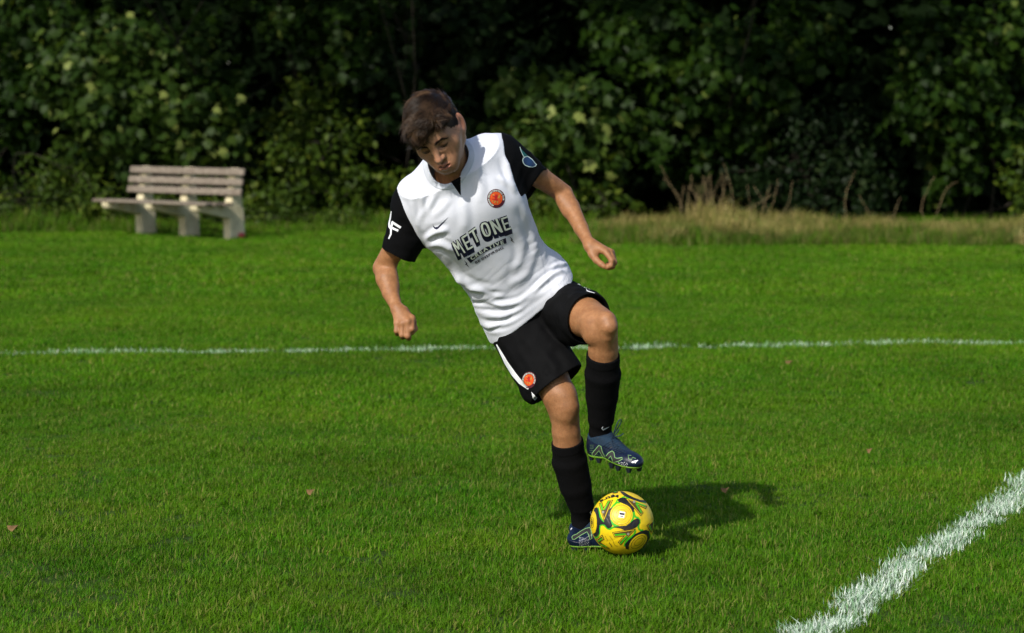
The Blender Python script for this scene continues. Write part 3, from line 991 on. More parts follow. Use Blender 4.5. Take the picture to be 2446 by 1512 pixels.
# ================================================================ the player
I3 = np.eye(3)
person = empty('person', tuple(G(1385, 1306)))
tag(person, 'young footballer in white shirt with black sleeves lifting one foot above the ball', 'person')

# ---- materials of skin and kit
def skin_mat():
    m, nt, b = new_mat('skin')
    base = ramp(nt, noise(nt, 36, 8, 0.72), [(0.28, (0.225, 0.098, 0.041)), (0.5, (0.290, 0.132, 0.056)), (0.70, (0.370, 0.178, 0.080))])
    base = mixc(nt, attr(nt, 'red'), base, (0.40, 0.080, 0.070))
    base = mixc(nt, attr(nt, 'pale'), base, (0.39, 0.215, 0.140))
    base = mixc(nt, attr(nt, 'dark'), base, (0.035, 0.018, 0.012))
    sp = nt.nodes.new('ShaderNodeTexNoise'); sp.inputs['Scale'].default_value = 420; sp.inputs['Detail'].default_value = 3
    hairs = math_n(nt, 'MULTIPLY', attr(nt, 'hairy'), ramp(nt, sp.outputs['Fac'], [(0.50, (0, 0, 0)), (0.66, (1, 1, 1))]))
    base = mixc(nt, hairs, base, (0.12, 0.055, 0.03))
    nt.links.new(base, b.inputs['Base Color'])
    b.inputs['Roughness'].default_value = 0.52
    b.inputs['Specular IOR Level'].default_value = 0.35
    b.inputs['Subsurface Weight'].default_value = 0.12
    b.inputs['Subsurface Radius'].default_value = (1.0, 0.35, 0.2)
    b.inputs['Subsurface Scale'].default_value = 0.006
    bump(nt, b, noise(nt, 260, 5, 0.7), 0.45, 0.0016)
    return m
M_SKIN = skin_mat()
def cloth_mat(name, col, rough=0.75, sheen=0.1, bmp=0.15, var=0.05):
    m, nt, b = new_mat(name)
    lo = tuple(c * (1 - var) for c in col); hi = tuple(min(1, c * (1 + var)) for c in col)
    nt.links.new(ramp(nt, noise(nt, 14, 5), [(0.3, lo), (0.7, hi)]), b.inputs['Base Color'])
    b.inputs['Roughness'].default_value = rough
    b.inputs['Specular IOR Level'].default_value = 0.25 if col[0] > 0.1 else 0.06
    b.inputs['Sheen Weight'].default_value = sheen
    b.inputs['Sheen Roughness'].default_value = 0.5
    v = nt.nodes.new('ShaderNodeTexVoronoi'); v.inputs['Scale'].default_value = 520
    g = nt.nodes.new('ShaderNodeNewGeometry'); nt.links.new(g.outputs['Position'], v.inputs['Vector'])
    mix = math_n(nt, 'ADD', math_n(nt, 'MULTIPLY', v.outputs['Distance'], 0.4), noise(nt, 45, 4))
    bump(nt, b, mix, bmp, 0.003)
    return m
M_SHIRT = cloth_mat('white_jersey', (0.61, 0.63, 0.70), bmp=0.045)
M_COLLAR = cloth_mat('grey_white_rib', (0.48, 0.51, 0.57), bmp=0.12)
M_BLACK = cloth_mat('black_jersey', (0.0035, 0.0036, 0.0042), sheen=0.0, bmp=0.25)
M_SHORTS = cloth_mat('black_shorts_cloth', (0.0040, 0.0041, 0.0046), sheen=0.0, bmp=0.35)
M_SOCK = cloth_mat('black_sock_knit', (0.0036, 0.0036, 0.0040), rough=0.95, sheen=0.0, bmp=0.4)
M_HAIR = None
def hair_mat():
    m, nt, b = new_mat('brown_hair')
    f = math_n(nt, 'ADD', math_n(nt, 'MULTIPLY', attr(nt, 'tint'), 0.7), math_n(nt, 'MULTIPLY', noise(nt, 90, 4), 0.3))
    nt.links.new(ramp(nt, f, [(0.05, (0.007, 0.0035, 0.0018)), (0.45, (0.028, 0.0155, 0.0080)), (0.9, (0.092, 0.053, 0.027))]), b.inputs['Base Color'])
    b.inputs['Roughness'].default_value = 0.38
    b.inputs['Specular IOR Level'].default_value = 0.18
    return m
M_HAIR = hair_mat()

# ---- joints (photo pixel, distance)
YA = 8.45
hipR = P(1236, 752, 8.49); kneeR = P(1346, 968, 8.35); ankR = P(1390, 1238, 8.50)
hipL = P(1322, 722, 8.46); kneeL = P(1443, 782, 8.13); ankL = P(1433, 1034, 8.34)
shR = P(990, 492, 8.280); elR = P(914, 640, 8.390); wrR = P(948, 736, 8.260)
shL = P(1203, 372, 8.280); elL = P(1346, 462, 8.420); wrL = P(1407, 582, 8.260)
neckA = P(1075, 400, 8.20)          # base of the neck
hemB = P(1275, 745, 8.53)

# ---- torso frame
ez = unit(hemB - neckA)              # down the body
ex = P(1075 + 86.5, 400 - 50.1, 8.20) - neckA
ex = unit(ex - ez * (ex @ ez))       # towards the viewer's right
ey = np.cross(ex, ez)
if ey[1] < 0: ey = -ey               # away from the viewer
PXM = 1 / 686.0                      # metres per photo pixel at the torso

# ---- head frame
def head_axes(yaw, pitch, roll):
    yh = np.array([-math.sin(yaw) * math.cos(pitch), -math.cos(yaw) * math.cos(pitch), -math.sin(pitch)])
    xh = np.array([math.cos(yaw), -math.sin(yaw), 0.0])
    zh = np.cross(yh, xh)
    if zh[2] < 0: zh = -zh
    c, s = math.cos(roll), math.sin(roll)
    R = np.array([[c, 0, -s], [0, 1, 0], [s, 0, c]])
    return R @ xh, R @ yh, R @ zh
hx, hy, hz = head_axes(math.radians(17), math.radians(33), math.radians(21))
HM = np.array([hx, hy, hz])
HS = 1.055
headO = P(1037, 351, 8.00) - hy * 0.082 * HS
def H(x, y, z):
    return headO + HS * (x * hx + y * hy + z * hz)
def toH(X):
    return (X - headO) @ HM.T / HS

def head_field(f):
    E = lambda c, r, k, mode='u', ax=HM: f.ell(H(*c), ax, np.array(r) * HS, k, mode)
    C = lambda a, b, ra, rb, k, mode='u': f.cone(H(*a), H(*b), ra * HS, rb * HS, k, mode)
    E((0, -0.014, 0.036), (0.074, 0.095, 0.086), 0.02)
    E((0, 0.030, -0.020), (0.064, 0.060, 0.078), 0.035)
    C((0, 0.040, 0.040), (0, 0.052, 0.004), 0.046, 0.040, 0.03)
    for s in (-1, 1):
        C((s * 0.054, -0.005, -0.055), (s * 0.016, 0.064, -0.096), 0.015, 0.014, 0.035)
        C((s * 0.058, 0.000, -0.020), (s * 0.054, -0.003, -0.058), 0.016, 0.015, 0.03)
        C((s * 0.050, 0.044, -0.022), (s * 0.060, 0.015, -0.014), 0.016, 0.014, 0.03)
        C((s * 0.028, 0.060, -0.060), (s * 0.040, 0.045, -0.035), 0.020, 0.020, 0.03)
        C((s * 0.010, 0.083, 0.020), (s * 0.046, 0.068, 0.019), 0.010, 0.009, 0.018)
    C((-0.010, 0.073, -0.096), (0.010, 0.073, -0.096), 0.015, 0.015, 0.028)
    C((-0.017, 0.074, -0.074), (0.017, 0.074, -0.074), 0.018, 0.018, 0.025)
    for s in (-1, 1):
        E((s * 0.031, 0.102, -0.001), (0.020, 0.027, 0.013), 0.014, 's')
        E((s * 0.031, 0.070, -0.001), (0.0165, 0.0165, 0.0145), 0.004)
    C((0, 0.087, 0.012), (0, 0.111, -0.034), 0.0075, 0.0095, 0.012)
    C((0, 0.100, -0.038), (0, 0.108, -0.036), 0.010, 0.0095, 0.008)
    for s in (-1, 1):
        C((s * 0.0115, 0.094, -0.040), (s * 0.0105, 0.100, -0.038), 0.0078, 0.0072, 0.006)
        C((s * 0.0065, 0.100, -0.0475), (s * 0.0065, 0.104, -0.0465), 0.0028, 0.0028, 0.003, 's')
    # lips, a little parted
    for s in (-1, 1):
        C((0, 0.0985, -0.0655), (s * 0.013, 0.0935, -0.0672), 0.0044, 0.0036, 0.007)
        C((s * 0.013, 0.0935, -0.0672), (s * 0.025, 0.082, -0.0705), 0.0036, 0.0018, 0.007)
        C((0, 0.0970, -0.0785), (s * 0.012, 0.0925, -0.0778), 0.0056, 0.0048, 0.007)
        C((s * 0.012, 0.0925, -0.0778), (s * 0.024, 0.082, -0.0725), 0.0048, 0.0018, 0.007)
    C((-0.015, 0.0965, -0.0718), (0.015, 0.0965, -0.0718), 0.0036, 0.0036, 0.003, 's')
    # ears
    for s in (-1, 1):
        ea = np.array([unit(hx * 0.88 * s + hy * 0.42), unit(hy * 0.90 - hx * 0.42 * s + hz * 0.18), hz])
        ea[2] = unit(np.cross(ea[0], ea[1]))
        E((s * 0.082, -0.012, -0.012), (0.0080, 0.020, 0.036), 0.008, 'u', ea)
        E((s * 0.075, 0.000, -0.036), (0.008, 0.010, 0.014), 0.008, 'u', ea)
        E((s * 0.0895, -0.005, -0.010), (0.0065, 0.0115, 0.022), 0.004, 's', ea)
    # neck
    f.cone(H(0, -0.030, -0.050), neckA + ez * 0.035 + ey * 0.005, 0.054, 0.060, 0.03)
    f.cone(H(-0.02, 0.02, -0.085), neckA + ez * 0.04 - ey * 0.010, 0.026, 0.030, 0.03)
    f.cone(H(0.02, 0.015, -0.085), neckA + ez * 0.04 - ey * 0.008, 0.026, 0.030, 0.03)

def legs_field(f, which='RL'):
  if 'R' in which:     # standing leg (viewer's left)
    f.chain([(hipR, 0.085), (P(1290, 858, 8.42), 0.076), (P(1334, 940, 8.365), 0.058), (P(1348, 978, 8.355), 0.0490)], 0.006)
    f.cone(P(1355, 950, 8.335), P(1358, 966, 8.332), 0.024, 0.024, 0.045)
    f.cone(P(1324, 950, 8.36), P(1332, 1000, 8.39), 0.026, 0.026, 0.03)
    f.cone(P(1353, 1000, 8.340), P(1354, 1030, 8.350), 0.018, 0.016, 0.03)
    f.chain([(P(1349, 975, 8.365), 0.0500), (P(1352, 1030, 8.385), 0.0490), (P(1360, 1100, 8.42), 0.0535), (P(1375, 1160, 8.45), 0.048),
             (P(1390, 1212, 8.48), 0.036), (ankR, 0.033), (P(1392, 1262, 8.50), 0.034)], 0.006)
    f.cone(P(1357, 1062, 8.43), P(1369, 1138, 8.475), 0.036, 0.034, 0.03)
  if 'L' in which:     # lifted leg
    f.chain([(hipL, 0.062), (P(1366, 742, 8.35), 0.064), (P(1398, 758, 8.26), 0.069), (P(1434, 776, 8.165), 0.0585)], 0.006)
    f.cone(P(1450, 766, 8.115), P(1455, 780, 8.105), 0.030, 0.029, 0.03)
    f.cone(P(1452, 806, 8.125), P(1450, 832, 8.150), 0.018, 0.015, 0.03)
    f.cone(P(1417, 772, 8.17), P(1422, 800, 8.16), 0.036, 0.040, 0.03)
    f.chain([(P(1440, 788, 8.155), 0.050), (P(1441, 835, 8.19), 0.0505), (P(1440, 890, 8.23), 0.054), (P(1438, 945, 8.28), 0.048),
             (P(1436, 998, 8.315), 0.037), (ankL, 0.034), (P(1434, 1062, 8.35), 0.035)], 0.006)
    f.cone(P(1440, 855, 8.27), P(1439, 930, 8.33), 0.038, 0.034, 0.03)

def arms_field(f):
    f.chain([(shR, 0.050), (P(945, 590, 8.345), 0.040), (elR, 0.0345)], 0.006)
    f.chain([(elR + [0.005, -0.010, -0.004], 0.0350), (P(922, 666, 8.350), 0.0350), (P(933, 700, 8.315), 0.0285), (wrR, 0.0205)], 0.006)
    f.cone(P(932, 640, 8.360), P(941, 684, 8.335), 0.020, 0.017, 0.02)
    f.cone(P(912, 632, 8.40), P(908, 646, 8.40), 0.016, 0.014, 0.02)
    f.chain([(shL, 0.050), (P(1290, 424, 8.360), 0.0375), (elL, 0.0330)], 0.006)
    f.chain([(elL + [0.0, -0.010, -0.004], 0.0325), (P(1363, 496, 8.380), 0.0320), (P(1388, 545, 8.315), 0.0250), (wrL, 0.0185)], 0.006)
    f.cone(P(1338, 474, 8.385), P(1356, 506, 8.370), 0.017, 0.015, 0.02)

def hands_field(f):
    k = 0.007
    # viewer's left: loose fist, back of the hand towards the viewer
    W = wrR
    kn = [P(984, 760, 8.225), P(974, 768, 8.210), P(961, 773, 8.212), P(948, 772, 8.222)]
    for q, r in zip(kn, (0.0115, 0.0120, 0.0115, 0.0105)):
        f.cone(W + (q - W) * 0.05, q, 0.0165, r, 0.012)
    f.cone(P(958, 744, 8.255), P(968, 766, 8.245), 0.020, 0.018, 0.012)
    pip = [P(984, 786, 8.205), P(974, 803, 8.202), P(960, 800, 8.205), P(947, 791, 8.212)]
    dip = [P(982, 793, 8.232), P(976, 807, 8.232), P(962, 805, 8.234), P(949, 797, 8.238)]
    tip = [P(979, 781, 8.248), P(973, 790, 8.250), P(961, 790, 8.250), P(950, 784, 8.250)]
    for a, b, c, d, r in zip(kn, pip, dip, tip, (0.0098, 0.0102, 0.0098, 0.0088)):
        f.cone(a, b, r * 1.06, r, k); f.cone(b, c, r, r * 0.92, 0.004); f.cone(c, d, r * 0.92, r * 0.85, 0.004)
    f.chain([(P(966, 742, 8.255), 0.015), (P(985, 768, 8.255), 0.0125), (P(990, 785, 8.235), 0.0105), (P(984, 794, 8.215), 0.0092)], k)
    # viewer's right: thumb and first finger meet in a ring
    W = wrL
    f.cone(W, P(1420, 596, 8.245), 0.0180, 0.0175, 0.014)
    kn = [P(1447, 602, 8.220), P(1457, 601, 8.232), P(1461, 603, 8.252), P(1460, 608, 8.270)]
    for q, r in zip(kn, (0.0112, 0.0112, 0.0108, 0.010)):
        f.cone(W + (q - W) * 0.15, q, 0.0155, r, 0.012)
    f.cone(P(1408, 592, 8.245), P(1420, 612, 8.232), 0.0165, 0.0135, 0.014)
    f.chain([(P(1414, 607, 8.232), 0.0135), (P(1425, 622, 8.215), 0.0108), (P(1436, 631, 8.202), 0.0098), (P(1443, 636, 8.195), 0.0088)], k)
    f.chain([(kn[0], 0.0105), (P(1461, 622, 8.198), 0.0095), (P(1459, 634, 8.195), 0.0088), (P(1449, 639, 8.196), 0.0080)], 0.004)
    f.chain([(kn[1], 0.0105), (P(1467, 627, 8.215), 0.0096), (P(1463, 637, 8.220), 0.0088), (P(1454, 640, 8.225), 0.0080)], 0.004)
    f.chain([(kn[2], 0.010), (P(1468, 627, 8.238), 0.0092), (P(1462, 635, 8.248), 0.0085), (P(1453, 634, 8.254), 0.0078)], 0.004)
    f.chain([(kn[3], 0.0092), (P(1465, 625, 8.260), 0.0084), (P(1459, 631, 8.268), 0.0078), (P(1452, 630, 8.272), 0.0072)], 0.004)

def torso_skin(f):
    f.chain([(neckA + ez * 0.06, 0.062), (neckA + ez * 0.20 + ey * 0.02, 0.095), (neckA + ez * 0.42 + ey * 0.02, 0.080), (neckA + ez * 0.50 + ey * 0.01, 0.08)], 0.05)
    f.cone(hipR, hipL, 0.070, 0.058, 0.03)
    f.cone(neckA + ez * 0.07 + ey * 0.01, shR, 0.055, 0.045, 0.04)
    f.cone(neckA + ez * 0.07 + ey * 0.01, shL, 0.055, 0.045, 0.04)

fb = Field()
torso_skin(fb); arms_field(fb); legs_field(fb); head_field(fb); hands_field(fb)
lo, hi = fb.bounds()
Vb, Fb = surface_net(fb, lo, hi, 0.0026)
body = mesh_np('body', Vb, Fb, M_SKIN, True, person)
body['label'] = 'lean tanned figure looking down, arms out, one knee raised'
# lips, ears, cheeks, stubble, hairy legs; plus shade painted into eye sockets, nostrils, mouth
L = toH(Vb)
near = (np.linalg.norm(L, axis=1) < 0.16)
red = np.zeros(len(Vb)); dark = np.zeros(len(Vb)); pale = np.zeros(len(Vb)); hairy = np.zeros(len(Vb))
def blob(c, r, amt):
    return amt * np.exp(-(((L - np.array(c)) / np.array(r)) ** 2).sum(1))
for s in (-1, 1):
    red += blob((s * 0.082, -0.010, -0.004), (0.02, 0.025, 0.036), 0.55)
    red += blob((s * 0.042, 0.060, -0.035), (0.022, 0.03, 0.020), 0.14)
    dark += blob((s * 0.031, 0.087, -0.0055), (0.015, 0.012, 0.0040), 0.85)
    dark += blob((s * 0.028, 0.085, 0.002), (0.020, 0.016, 0.011), 0.22)  # lid and socket shade painted into the skin
    dark += blob((s * 0.0065, 0.102, -0.0485), (0.004, 0.006, 0.0025), 0.5)  # painted darkness inside the nostrils
    pale += blob((s * 0.03, 0.07, 0.04), (0.03, 0.04, 0.02), 0.25)
red += blob((0, 0.110, -0.034), (0.014, 0.012, 0.016), 0.25)
pale += 0.45 * (L[:, 1] > -0.02) * np.exp(-((L[:, 2] + 0.03) / 0.09) ** 4)
lip = np.exp(-((L[:, 0] / 0.0215) ** 4)) * np.exp(-((L[:, 2] + 0.0722 - 0.001) / 0.0098) ** 4) * (L[:, 1] > 0.080)
red = np.maximum(red, 0.95 * lip)
dark += np.exp(-((L[:, 0] / 0.019) ** 4)) * np.exp(-((L[:, 2] + 0.0722) / 0.0030) ** 2) * (L[:, 1] > 0.080) * 0.9  # shade of the mouth gap painted between the lips
dark += (np.exp(-((L[:, 0] / 0.03) ** 4)) * np.exp(-((L[:, 2] + 0.058) / 0.005) ** 2) * (L[:, 1] > 0.075)) * 0.10
stub = np.exp(-((L[:, 2] + 0.095) / 0.028) ** 2) * near
dark += stub * 0.07
hair_leg = (Vb[:, 2] < 0.78)
hairy = 0.42 * np.clip((0.93 - Vb[:, 2]) / 0.30, 0, 1)
add_attr(body, 'red', np.clip(red * near, 0, 1)); add_attr(body, 'dark', np.clip(dark * near, 0, 0.95))
add_attr(body, 'pale', np.clip(pale * near, 0, 1)); add_attr(body, 'hairy', hairy)

# ---- hair
fh = Field()
def hair_ell(c, r, k=0.02, mode='u'):
    fh.ell(H(*c), HM, np.array(r) * HS, k, mode)
hair_ell((0, -0.018, 0.040), (0.0775, 0.096, 0.073))
hair_ell((-0.004, 0.038, 0.063), (0.062, 0.054, 0.042), 0.03)
hair_ell((-0.020, 0.057, 0.062), (0.040, 0.034, 0.030), 0.02)
hair_ell((-0.037, 0.042, 0.050), (0.027, 0.034, 0.027), 0.02)
hair_ell((0.034, 0.036, 0.068), (0.036, 0.044, 0.032), 0.02)
hair_ell((0, -0.060, -0.005), (0.070, 0.060, 0.070), 0.03)
def face_cut(X):
    q = toH(X)
    # below the hair line: lower on the viewer's left, high over the viewer's right temple
    line = np.where(q[..., 0] > 0.02, 0.052 + 0.25 * q[..., 0] - 2.1 * np.maximum(q[..., 0] - 0.048, 0), 0.052 + 0.46 * q[..., 0])
    side = np.clip((0.046 - q[..., 1]) / 0.020, 0, 1)
    line = line * (1 - side) + side * (-0.020 - 0.9 * np.clip(0.0 - q[..., 1], 0, 0.08))
    side2 = np.clip((0.012 - q[..., 1]) / 0.012, 0, 1)
    ear = side2 * 0.0
    return (q[..., 2] - line - ear) * HS * 0.8          # >0 above the line
fh.custom(face_cut, headO - 0.2, headO + 0.2, 0.008, 's')
skull_cap = Field()
skull_cap.ell(H(0, -0.014, 0.036), HM, np.array((0.0785, 0.0990, 0.0895)) * HS, 0.01)
skull_cap.ell(H(0, 0.0, 0.0), HM, np.array((0.0755, 0.052, 0.070)) * HS, 0.02)
class HairField:
    def __call__(self, X):
        d = fh(X)
        fc = face_cut(X)
        d = np.where(d > 5, 5, d)
        q = toH(X)
        flow = np.stack([q[..., 0] * 60 + q[..., 1] * 25, q[..., 1] * 22 - q[..., 0] * 14, q[..., 2] * 40], -1)
        d = d - 0.014 * (vnoise(flow, 0.9, 3) - 0.5) - 0.007 * (vnoise(flow, 2.3, 5) - 0.5)
        d = np.minimum(d, skull_cap(X))
        return smax(d, -fc - 0.003 * (vnoise(flow, 3.0, 6) - 0.5), 0.006)
fh.p.pop()
hf = HairField()
Vh, Fh = surface_net(hf, headO - 0.17, headO + 0.19, 0.0024)
Nh = normals(Vh, Fh)
hair = mesh_np('hair', Vh, Fh, M_HAIR, True, person)
hair['label'] = 'short tousled brown hair swept over the forehead'
add_attr(hair, 'tint', 0.0 + 0.3 * vnoise(toH(Vh) * [120, 40, 60], 1.0, 9))
# strands lying on the hair
def strands(n, rng):
    i = rng.integers(0, len(Vh), n)
    q = toH(Vh[i]); i = i[q[:, 2] > -0.03]; q = toH(Vh[i])
    p, nn = Vh[i], Nh[i]
    n = len(i)
    fw = np.where(q[:, 1] > -0.05, 0.9, -0.5)
    sd_ = (0.75 + 0.5 * rng.random(n)) * np.where(q[:, 0] < 0.035, 1, 0.15)
    dn = np.where(q[:, 1] > 0.05, 0.25, 0.0) + np.where(np.abs(q[:, 0]) > 0.055, 0.9, 0)
    fl = fw[:, None] * hy - sd_[:, None] * hx - dn[:, None] * hz
    # locks: neighbours share a swirl
    cl_ = np.stack([vnoise(q * 34, 1.0, 200 + k) - 0.5 for k in range(3)], 1)
    fl = fl + 3.0 * cl_ + rng.normal(0, 0.12, (n, 3))
    fl -= nn * (fl * nn).sum(1, keepdims=True); fl /= np.linalg.norm(fl, axis=1, keepdims=True) + 1e-9
    ln = rng.uniform(0.018, 0.050, n) * np.where((np.abs(q[:, 0]) > 0.06) | (q[:, 2] < 0.03), 0.55, 1.0)
    lift = rng.uniform(0.03, 0.26, n) + 0.35 * np.maximum(cl_[:, 0], 0)
    w_ = rng.uniform(0.0006, 0.0014, n)
    side = np.cross(nn, fl)
    curl = rng.uniform(-0.25, 0.25, n) + cl_[:, 1]
    rows = []
    for t in (0, 0.35, 0.7, 1.0):
        c = p + nn * 0.0004 + fl * (ln * t)[:, None] + nn * (ln * ((lift + 0.05) * t - 0.32 * t * t))[:, None] + side * (curl * ln * t * t)[:, None]
        ww = (w_ * (1 - t * 0.85))[:, None]
        rows += [c - side * ww, c + nn * ww * 0.9, c + side * ww]
    V = np.stack(rows, 1).reshape(-1, 3)
    f = np.array([(j * 3 + k, j * 3 + k + 1, j * 3 + k + 4, j * 3 + k + 3) for j in range(3) for k in range(2)])
    F = (f[None] + (np.arange(n) * 12)[:, None, None]).reshape(-1, 4)
    T = np.repeat(np.clip(0.25 * rng.random(n) + 1.7 * (vnoise(q * [52, 40, 52], 1.0, 210) - 0.36), 0, 1), 12)
    return V, F, T
Vs, Fs, Ts = strands(22000, np.random.default_rng(4))
st = mesh_np('hair_strands', Vs, Fs, M_HAIR, True, hair)
st['kind'] = 'stuff'
add_attr(st, 'tint', Ts)

# ---- eyebrows and lashes
rem = -np.ones(len(Vb), int); sel = np.where(near)[0]; rem[sel] = np.arange(len(sel))
fsel = Fb[near[Fb].all(1)]
bvh_head = BVHTree.FromPolygons([tuple(v) for v in Vb[sel]], [tuple(f) for f in rem[fsel]])
def on_face(x, z, off):
    o = H(x, 0.2, z)
    hit = bvh_head.ray_cast(Vector(o), Vector(-hy))
    return (np.array(hit[0]) + hy * off) if hit[0] is not None else None
rb = np.random.default_rng(8)
for s in (-1, 1):
    V, F = [], []
    for i in range(190):
        t = rb.random()
        x = s * (0.011 + 0.041 * t); z = 0.0165 + 0.0045 * math.sin(min(t * 1.25, 1) * 2.0) - 0.010 * max(0, t - 0.65) / 0.35 + rb.normal(0, 0.0021 * (1.1 - 0.6 * t))
        p = on_face(x, z, 0.0004)
        if p is None: continue
        d = unit(hx * s * (0.5 + t) + hz * (0.75 - 1.0 * t) + rb.normal(0, 0.18, 3))
        e = p + d * rb.uniform(0.005, 0.009) + hy * 0.0007
        w = unit(np.cross(d, hy)) * 0.0008
        b0 = len(V); V += [p - w, p + w, e + hy * 0.0004, p + hy * 0.0012]
        F += [(b0, b0 + 1, b0 + 2), (b0 + 1, b0 + 3, b0 + 2), (b0 + 3, b0, b0 + 2)]
    o = mesh_np('eyebrow', V, np.array(F), M_HAIR, True, person); add_attr(o, 'tint', [0.12] * len(V))
    pts = [on_face(s * x, z, 0.0012) for x, z in ((0.0165, -0.0045), (0.022, -0.0085), (0.030, -0.0105), (0.038, -0.0090), (0.0455, -0.0045))]
    if all(p is not None for p in pts):
        o = tube_obj('eyelashes', smooth_path(pts, 9), [0.0004, 0.0009, 0.0012, 0.0014, 0.0015, 0.0015, 0.0014, 0.001, 0.0005], M_HAIR, person, 5)
        add_attr(o, 'tint', [0.0] * len(o.data.vertices))

# ---- shirt
TS = np.array([10, 60, 130, 155, 195, 245, 284, 307, 344, 394, 440]) * PXM * (float(np.linalg.norm(hemB - neckA)) / (399 * PXM))
TL = np.array([-118, -138, -142, -133, -125, -122, -115, -121, -124, -129, -128]) * PXM
TR = np.array([118, 134, 124, 118, 112, 104, 108, 114, 123, 126, 126]) * PXM
TD = np.array([0.088, 0.110, 0.120, 0.120, 0.119, 0.115, 0.116, 0.122, 0.132, 0.146, 0.152])
TC = np.array([0.006, 0.008, 0.004, 0.0, -0.002, -0.005, -0.008, -0.010, -0.012, -0.014, -0.016])
def torso_d(X):
    r = X - neckA
    s = r @ ez; l = r @ ex; w = r @ ey
    a = np.interp(s, TS, TL); b = np.interp(s, TS, TR); dd = np.interp(s, TS, TD); c = np.interp(s, TS, TC)
    cx = (a + b) / 2; rx = (b - a) / 2
    x = (l - cx); y = (w - c)
    q = (np.abs(x / rx) ** 2.4 + np.abs(y / dd) ** 2.4) ** (1 / 2.4) + 1e-6
    rr = np.sqrt(x * x + y * y)
    d = rr * (1 - 1 / q)
    d = np.where(q < 0.25, -0.07, d)
    return np.maximum(np.maximum(d, TS[0] - s), s - TS[-1])
fs = Field()
fs.custom(torso_d, neckA - 0.75, neckA + 0.75, 0.05)
nb_ = neckA + ez * 0.012 + ey * 0.012
fs.cone(nb_ - ex * 0.05 + ez * -0.014, P(985, 486, 8.280) + ey * 0.0, 0.055, 0.060, 0.08)
fs.cone(nb_ + ex * 0.05 + ez * -0.014, P(1180, 374, 8.280) + ey * 0.0, 0.055, 0.066, 0.08)
fs.cone(nb_ - ex * 0.02, nb_ + ex * 0.02, 0.066, 0.066, 0.05)
for q_ in (-1, 1):
    fs.ell(neckA + ez * 0.175 + ex * 0.072 * q_ - ey * 0.076, np.array([ex, ey, ez]), (0.085, 0.042, 0.10), 0.07)      # chest under the cloth
fs.cone(P(1300, 660, 8.47), P(1327, 690, 8.395), 0.084, 0.062, 0.05)      # cloth lifted by the raised thigh
ft = Field(); ft.p = list(fs.p)             # the trunk of the shirt alone
# sleeves
slR0, slR1 = P(992, 496, 8.280), P(948, 618, 8.335)
slL0, slL1 = P(1198, 374, 8.280), P(1287, 444, 8.355)
fs.cone(slR0, slR1, 0.075, 0.060, 0.035)
fs.cone(slL0, slL1, 0.076, 0.061, 0.035)
neck_hole = Field()
hole_c = P(1062, 398, 8.135)
neck_ax = unit(hole_c - (neckA + ez * 0.03 + ey * 0.03))
neck_hole.cone(neckA + ez * 0.02 + ey * 0.022, H(0, 0.0, -0.06) , 0.068, 0.078, 0.02)
neck_hole.cone(P(1066, 412, 8.160), P(1050, 388, 8.050), 0.044, 0.060, 0.03)
# clip planes: (point, outward normal)
hem_n = unit(np.cross(P(1372, 656, 8.47) - P(1172, 826, 8.47), [0.0, 1.0, 0.16])); hem_n = hem_n if hem_n @ ez > 0 else -hem_n
hem_p = P(1271, 742, 8.47)
cuffR_n = unit(np.cross(P(987, 623, 8.330) - P(914, 589, 8.330), [0.05, 1, 0.10])); cuffR_n = cuffR_n if cuffR_n @ (slR1 - slR0) > 0 else -cuffR_n
cuffR_p = P(950, 607, 8.330)
cuffL_n = unit(np.cross(P(1257, 474, 8.350) - P(1303, 407, 8.350), [0.12, 1, -0.12])); cuffL_n = cuffL_n if cuffL_n @ (slL1 - slL0) > 0 else -cuffL_n
cuffL_p = P(1281, 441, 8.350)
def plane(X, p, n): return (X - p) @ n
seamR_n = unit(np.cross(P(1012, 586, 8.260) - P(954, 460, 8.260), [0.0, 1, 0.0])); seamR_n = seamR_n if seamR_n[0] < 0 else -seamR_n
seamL_n = unit(np.cross(P(1240, 462, 8.260) - P(1198, 318, 8.260), [0.0, 1, 0.0])); seamL_n = seamL_n if seamL_n[0] > 0 else -seamL_n
def seamR(X):                 # >0 on the sleeve side
    d = (X - P(983, 523, 8.260)) @ seamR_n
    t = (X - P(983, 523, 8.260)) @ unit(P(1012, 586, 8.260) - P(954, 460, 8.260))
    return d - 0.012 * np.clip(1 - (t / 0.1) ** 2, -1, 1) * 0.6
def seamL(X):
    d = (X - P(1219, 390, 8.260)) @ seamL_n
    t = (X - P(1219, 390, 8.260)) @ unit(P(1240, 462, 8.260) - P(1198, 318, 8.260))
    return d + 0.010 * np.clip(1 - (t / 0.1) ** 2, -1, 1)
vA, vB, vC = P(1078, 434, 8.3), P(1104, 418, 8.3), P(1101, 467, 8.3)
def wedge(X):                 # the V notch at the collar, <0 inside
    u, v = project(X)
    d1 = ((u - 1077) * 34 - (v - 434) * 24) / 41.6
    return np.maximum(np.maximum(-d1, u - 1100.5) * PXM, (X - neckA) @ ey)
def shirt_all(X):
    return fs(X)
def shirt_body(X):
    d0 = fs(X)
    if d0.min() > 0.1 or d0.max() < -0.05: return d0
    hp = plane(X, hem_p, hem_n)
    d = smax(d0, hp, 0.004)
    d = np.maximum(d, seamR(X)); d = np.maximum(d, seamL(X))
    d = np.minimum(d, smax(ft(X) + 0.002, hp, 0.004))
    d = np.maximum(d, -neck_hole(X))
    return np.maximum(d, -np.maximum(d0 + 0.006, -(hp + 0.035)))
lo, hi = fs.bounds()
lo = np.maximum(lo, neckA - 0.45); 
slo = np.array([P(905, 600, 8.3)[0], 7.98, 0.70]); shi = np.array([P(1400, 600, 8.6)[0], 8.74, 1.55])
Vt, Ft = surface_net(shirt_body, slo, shi, 0.0032)
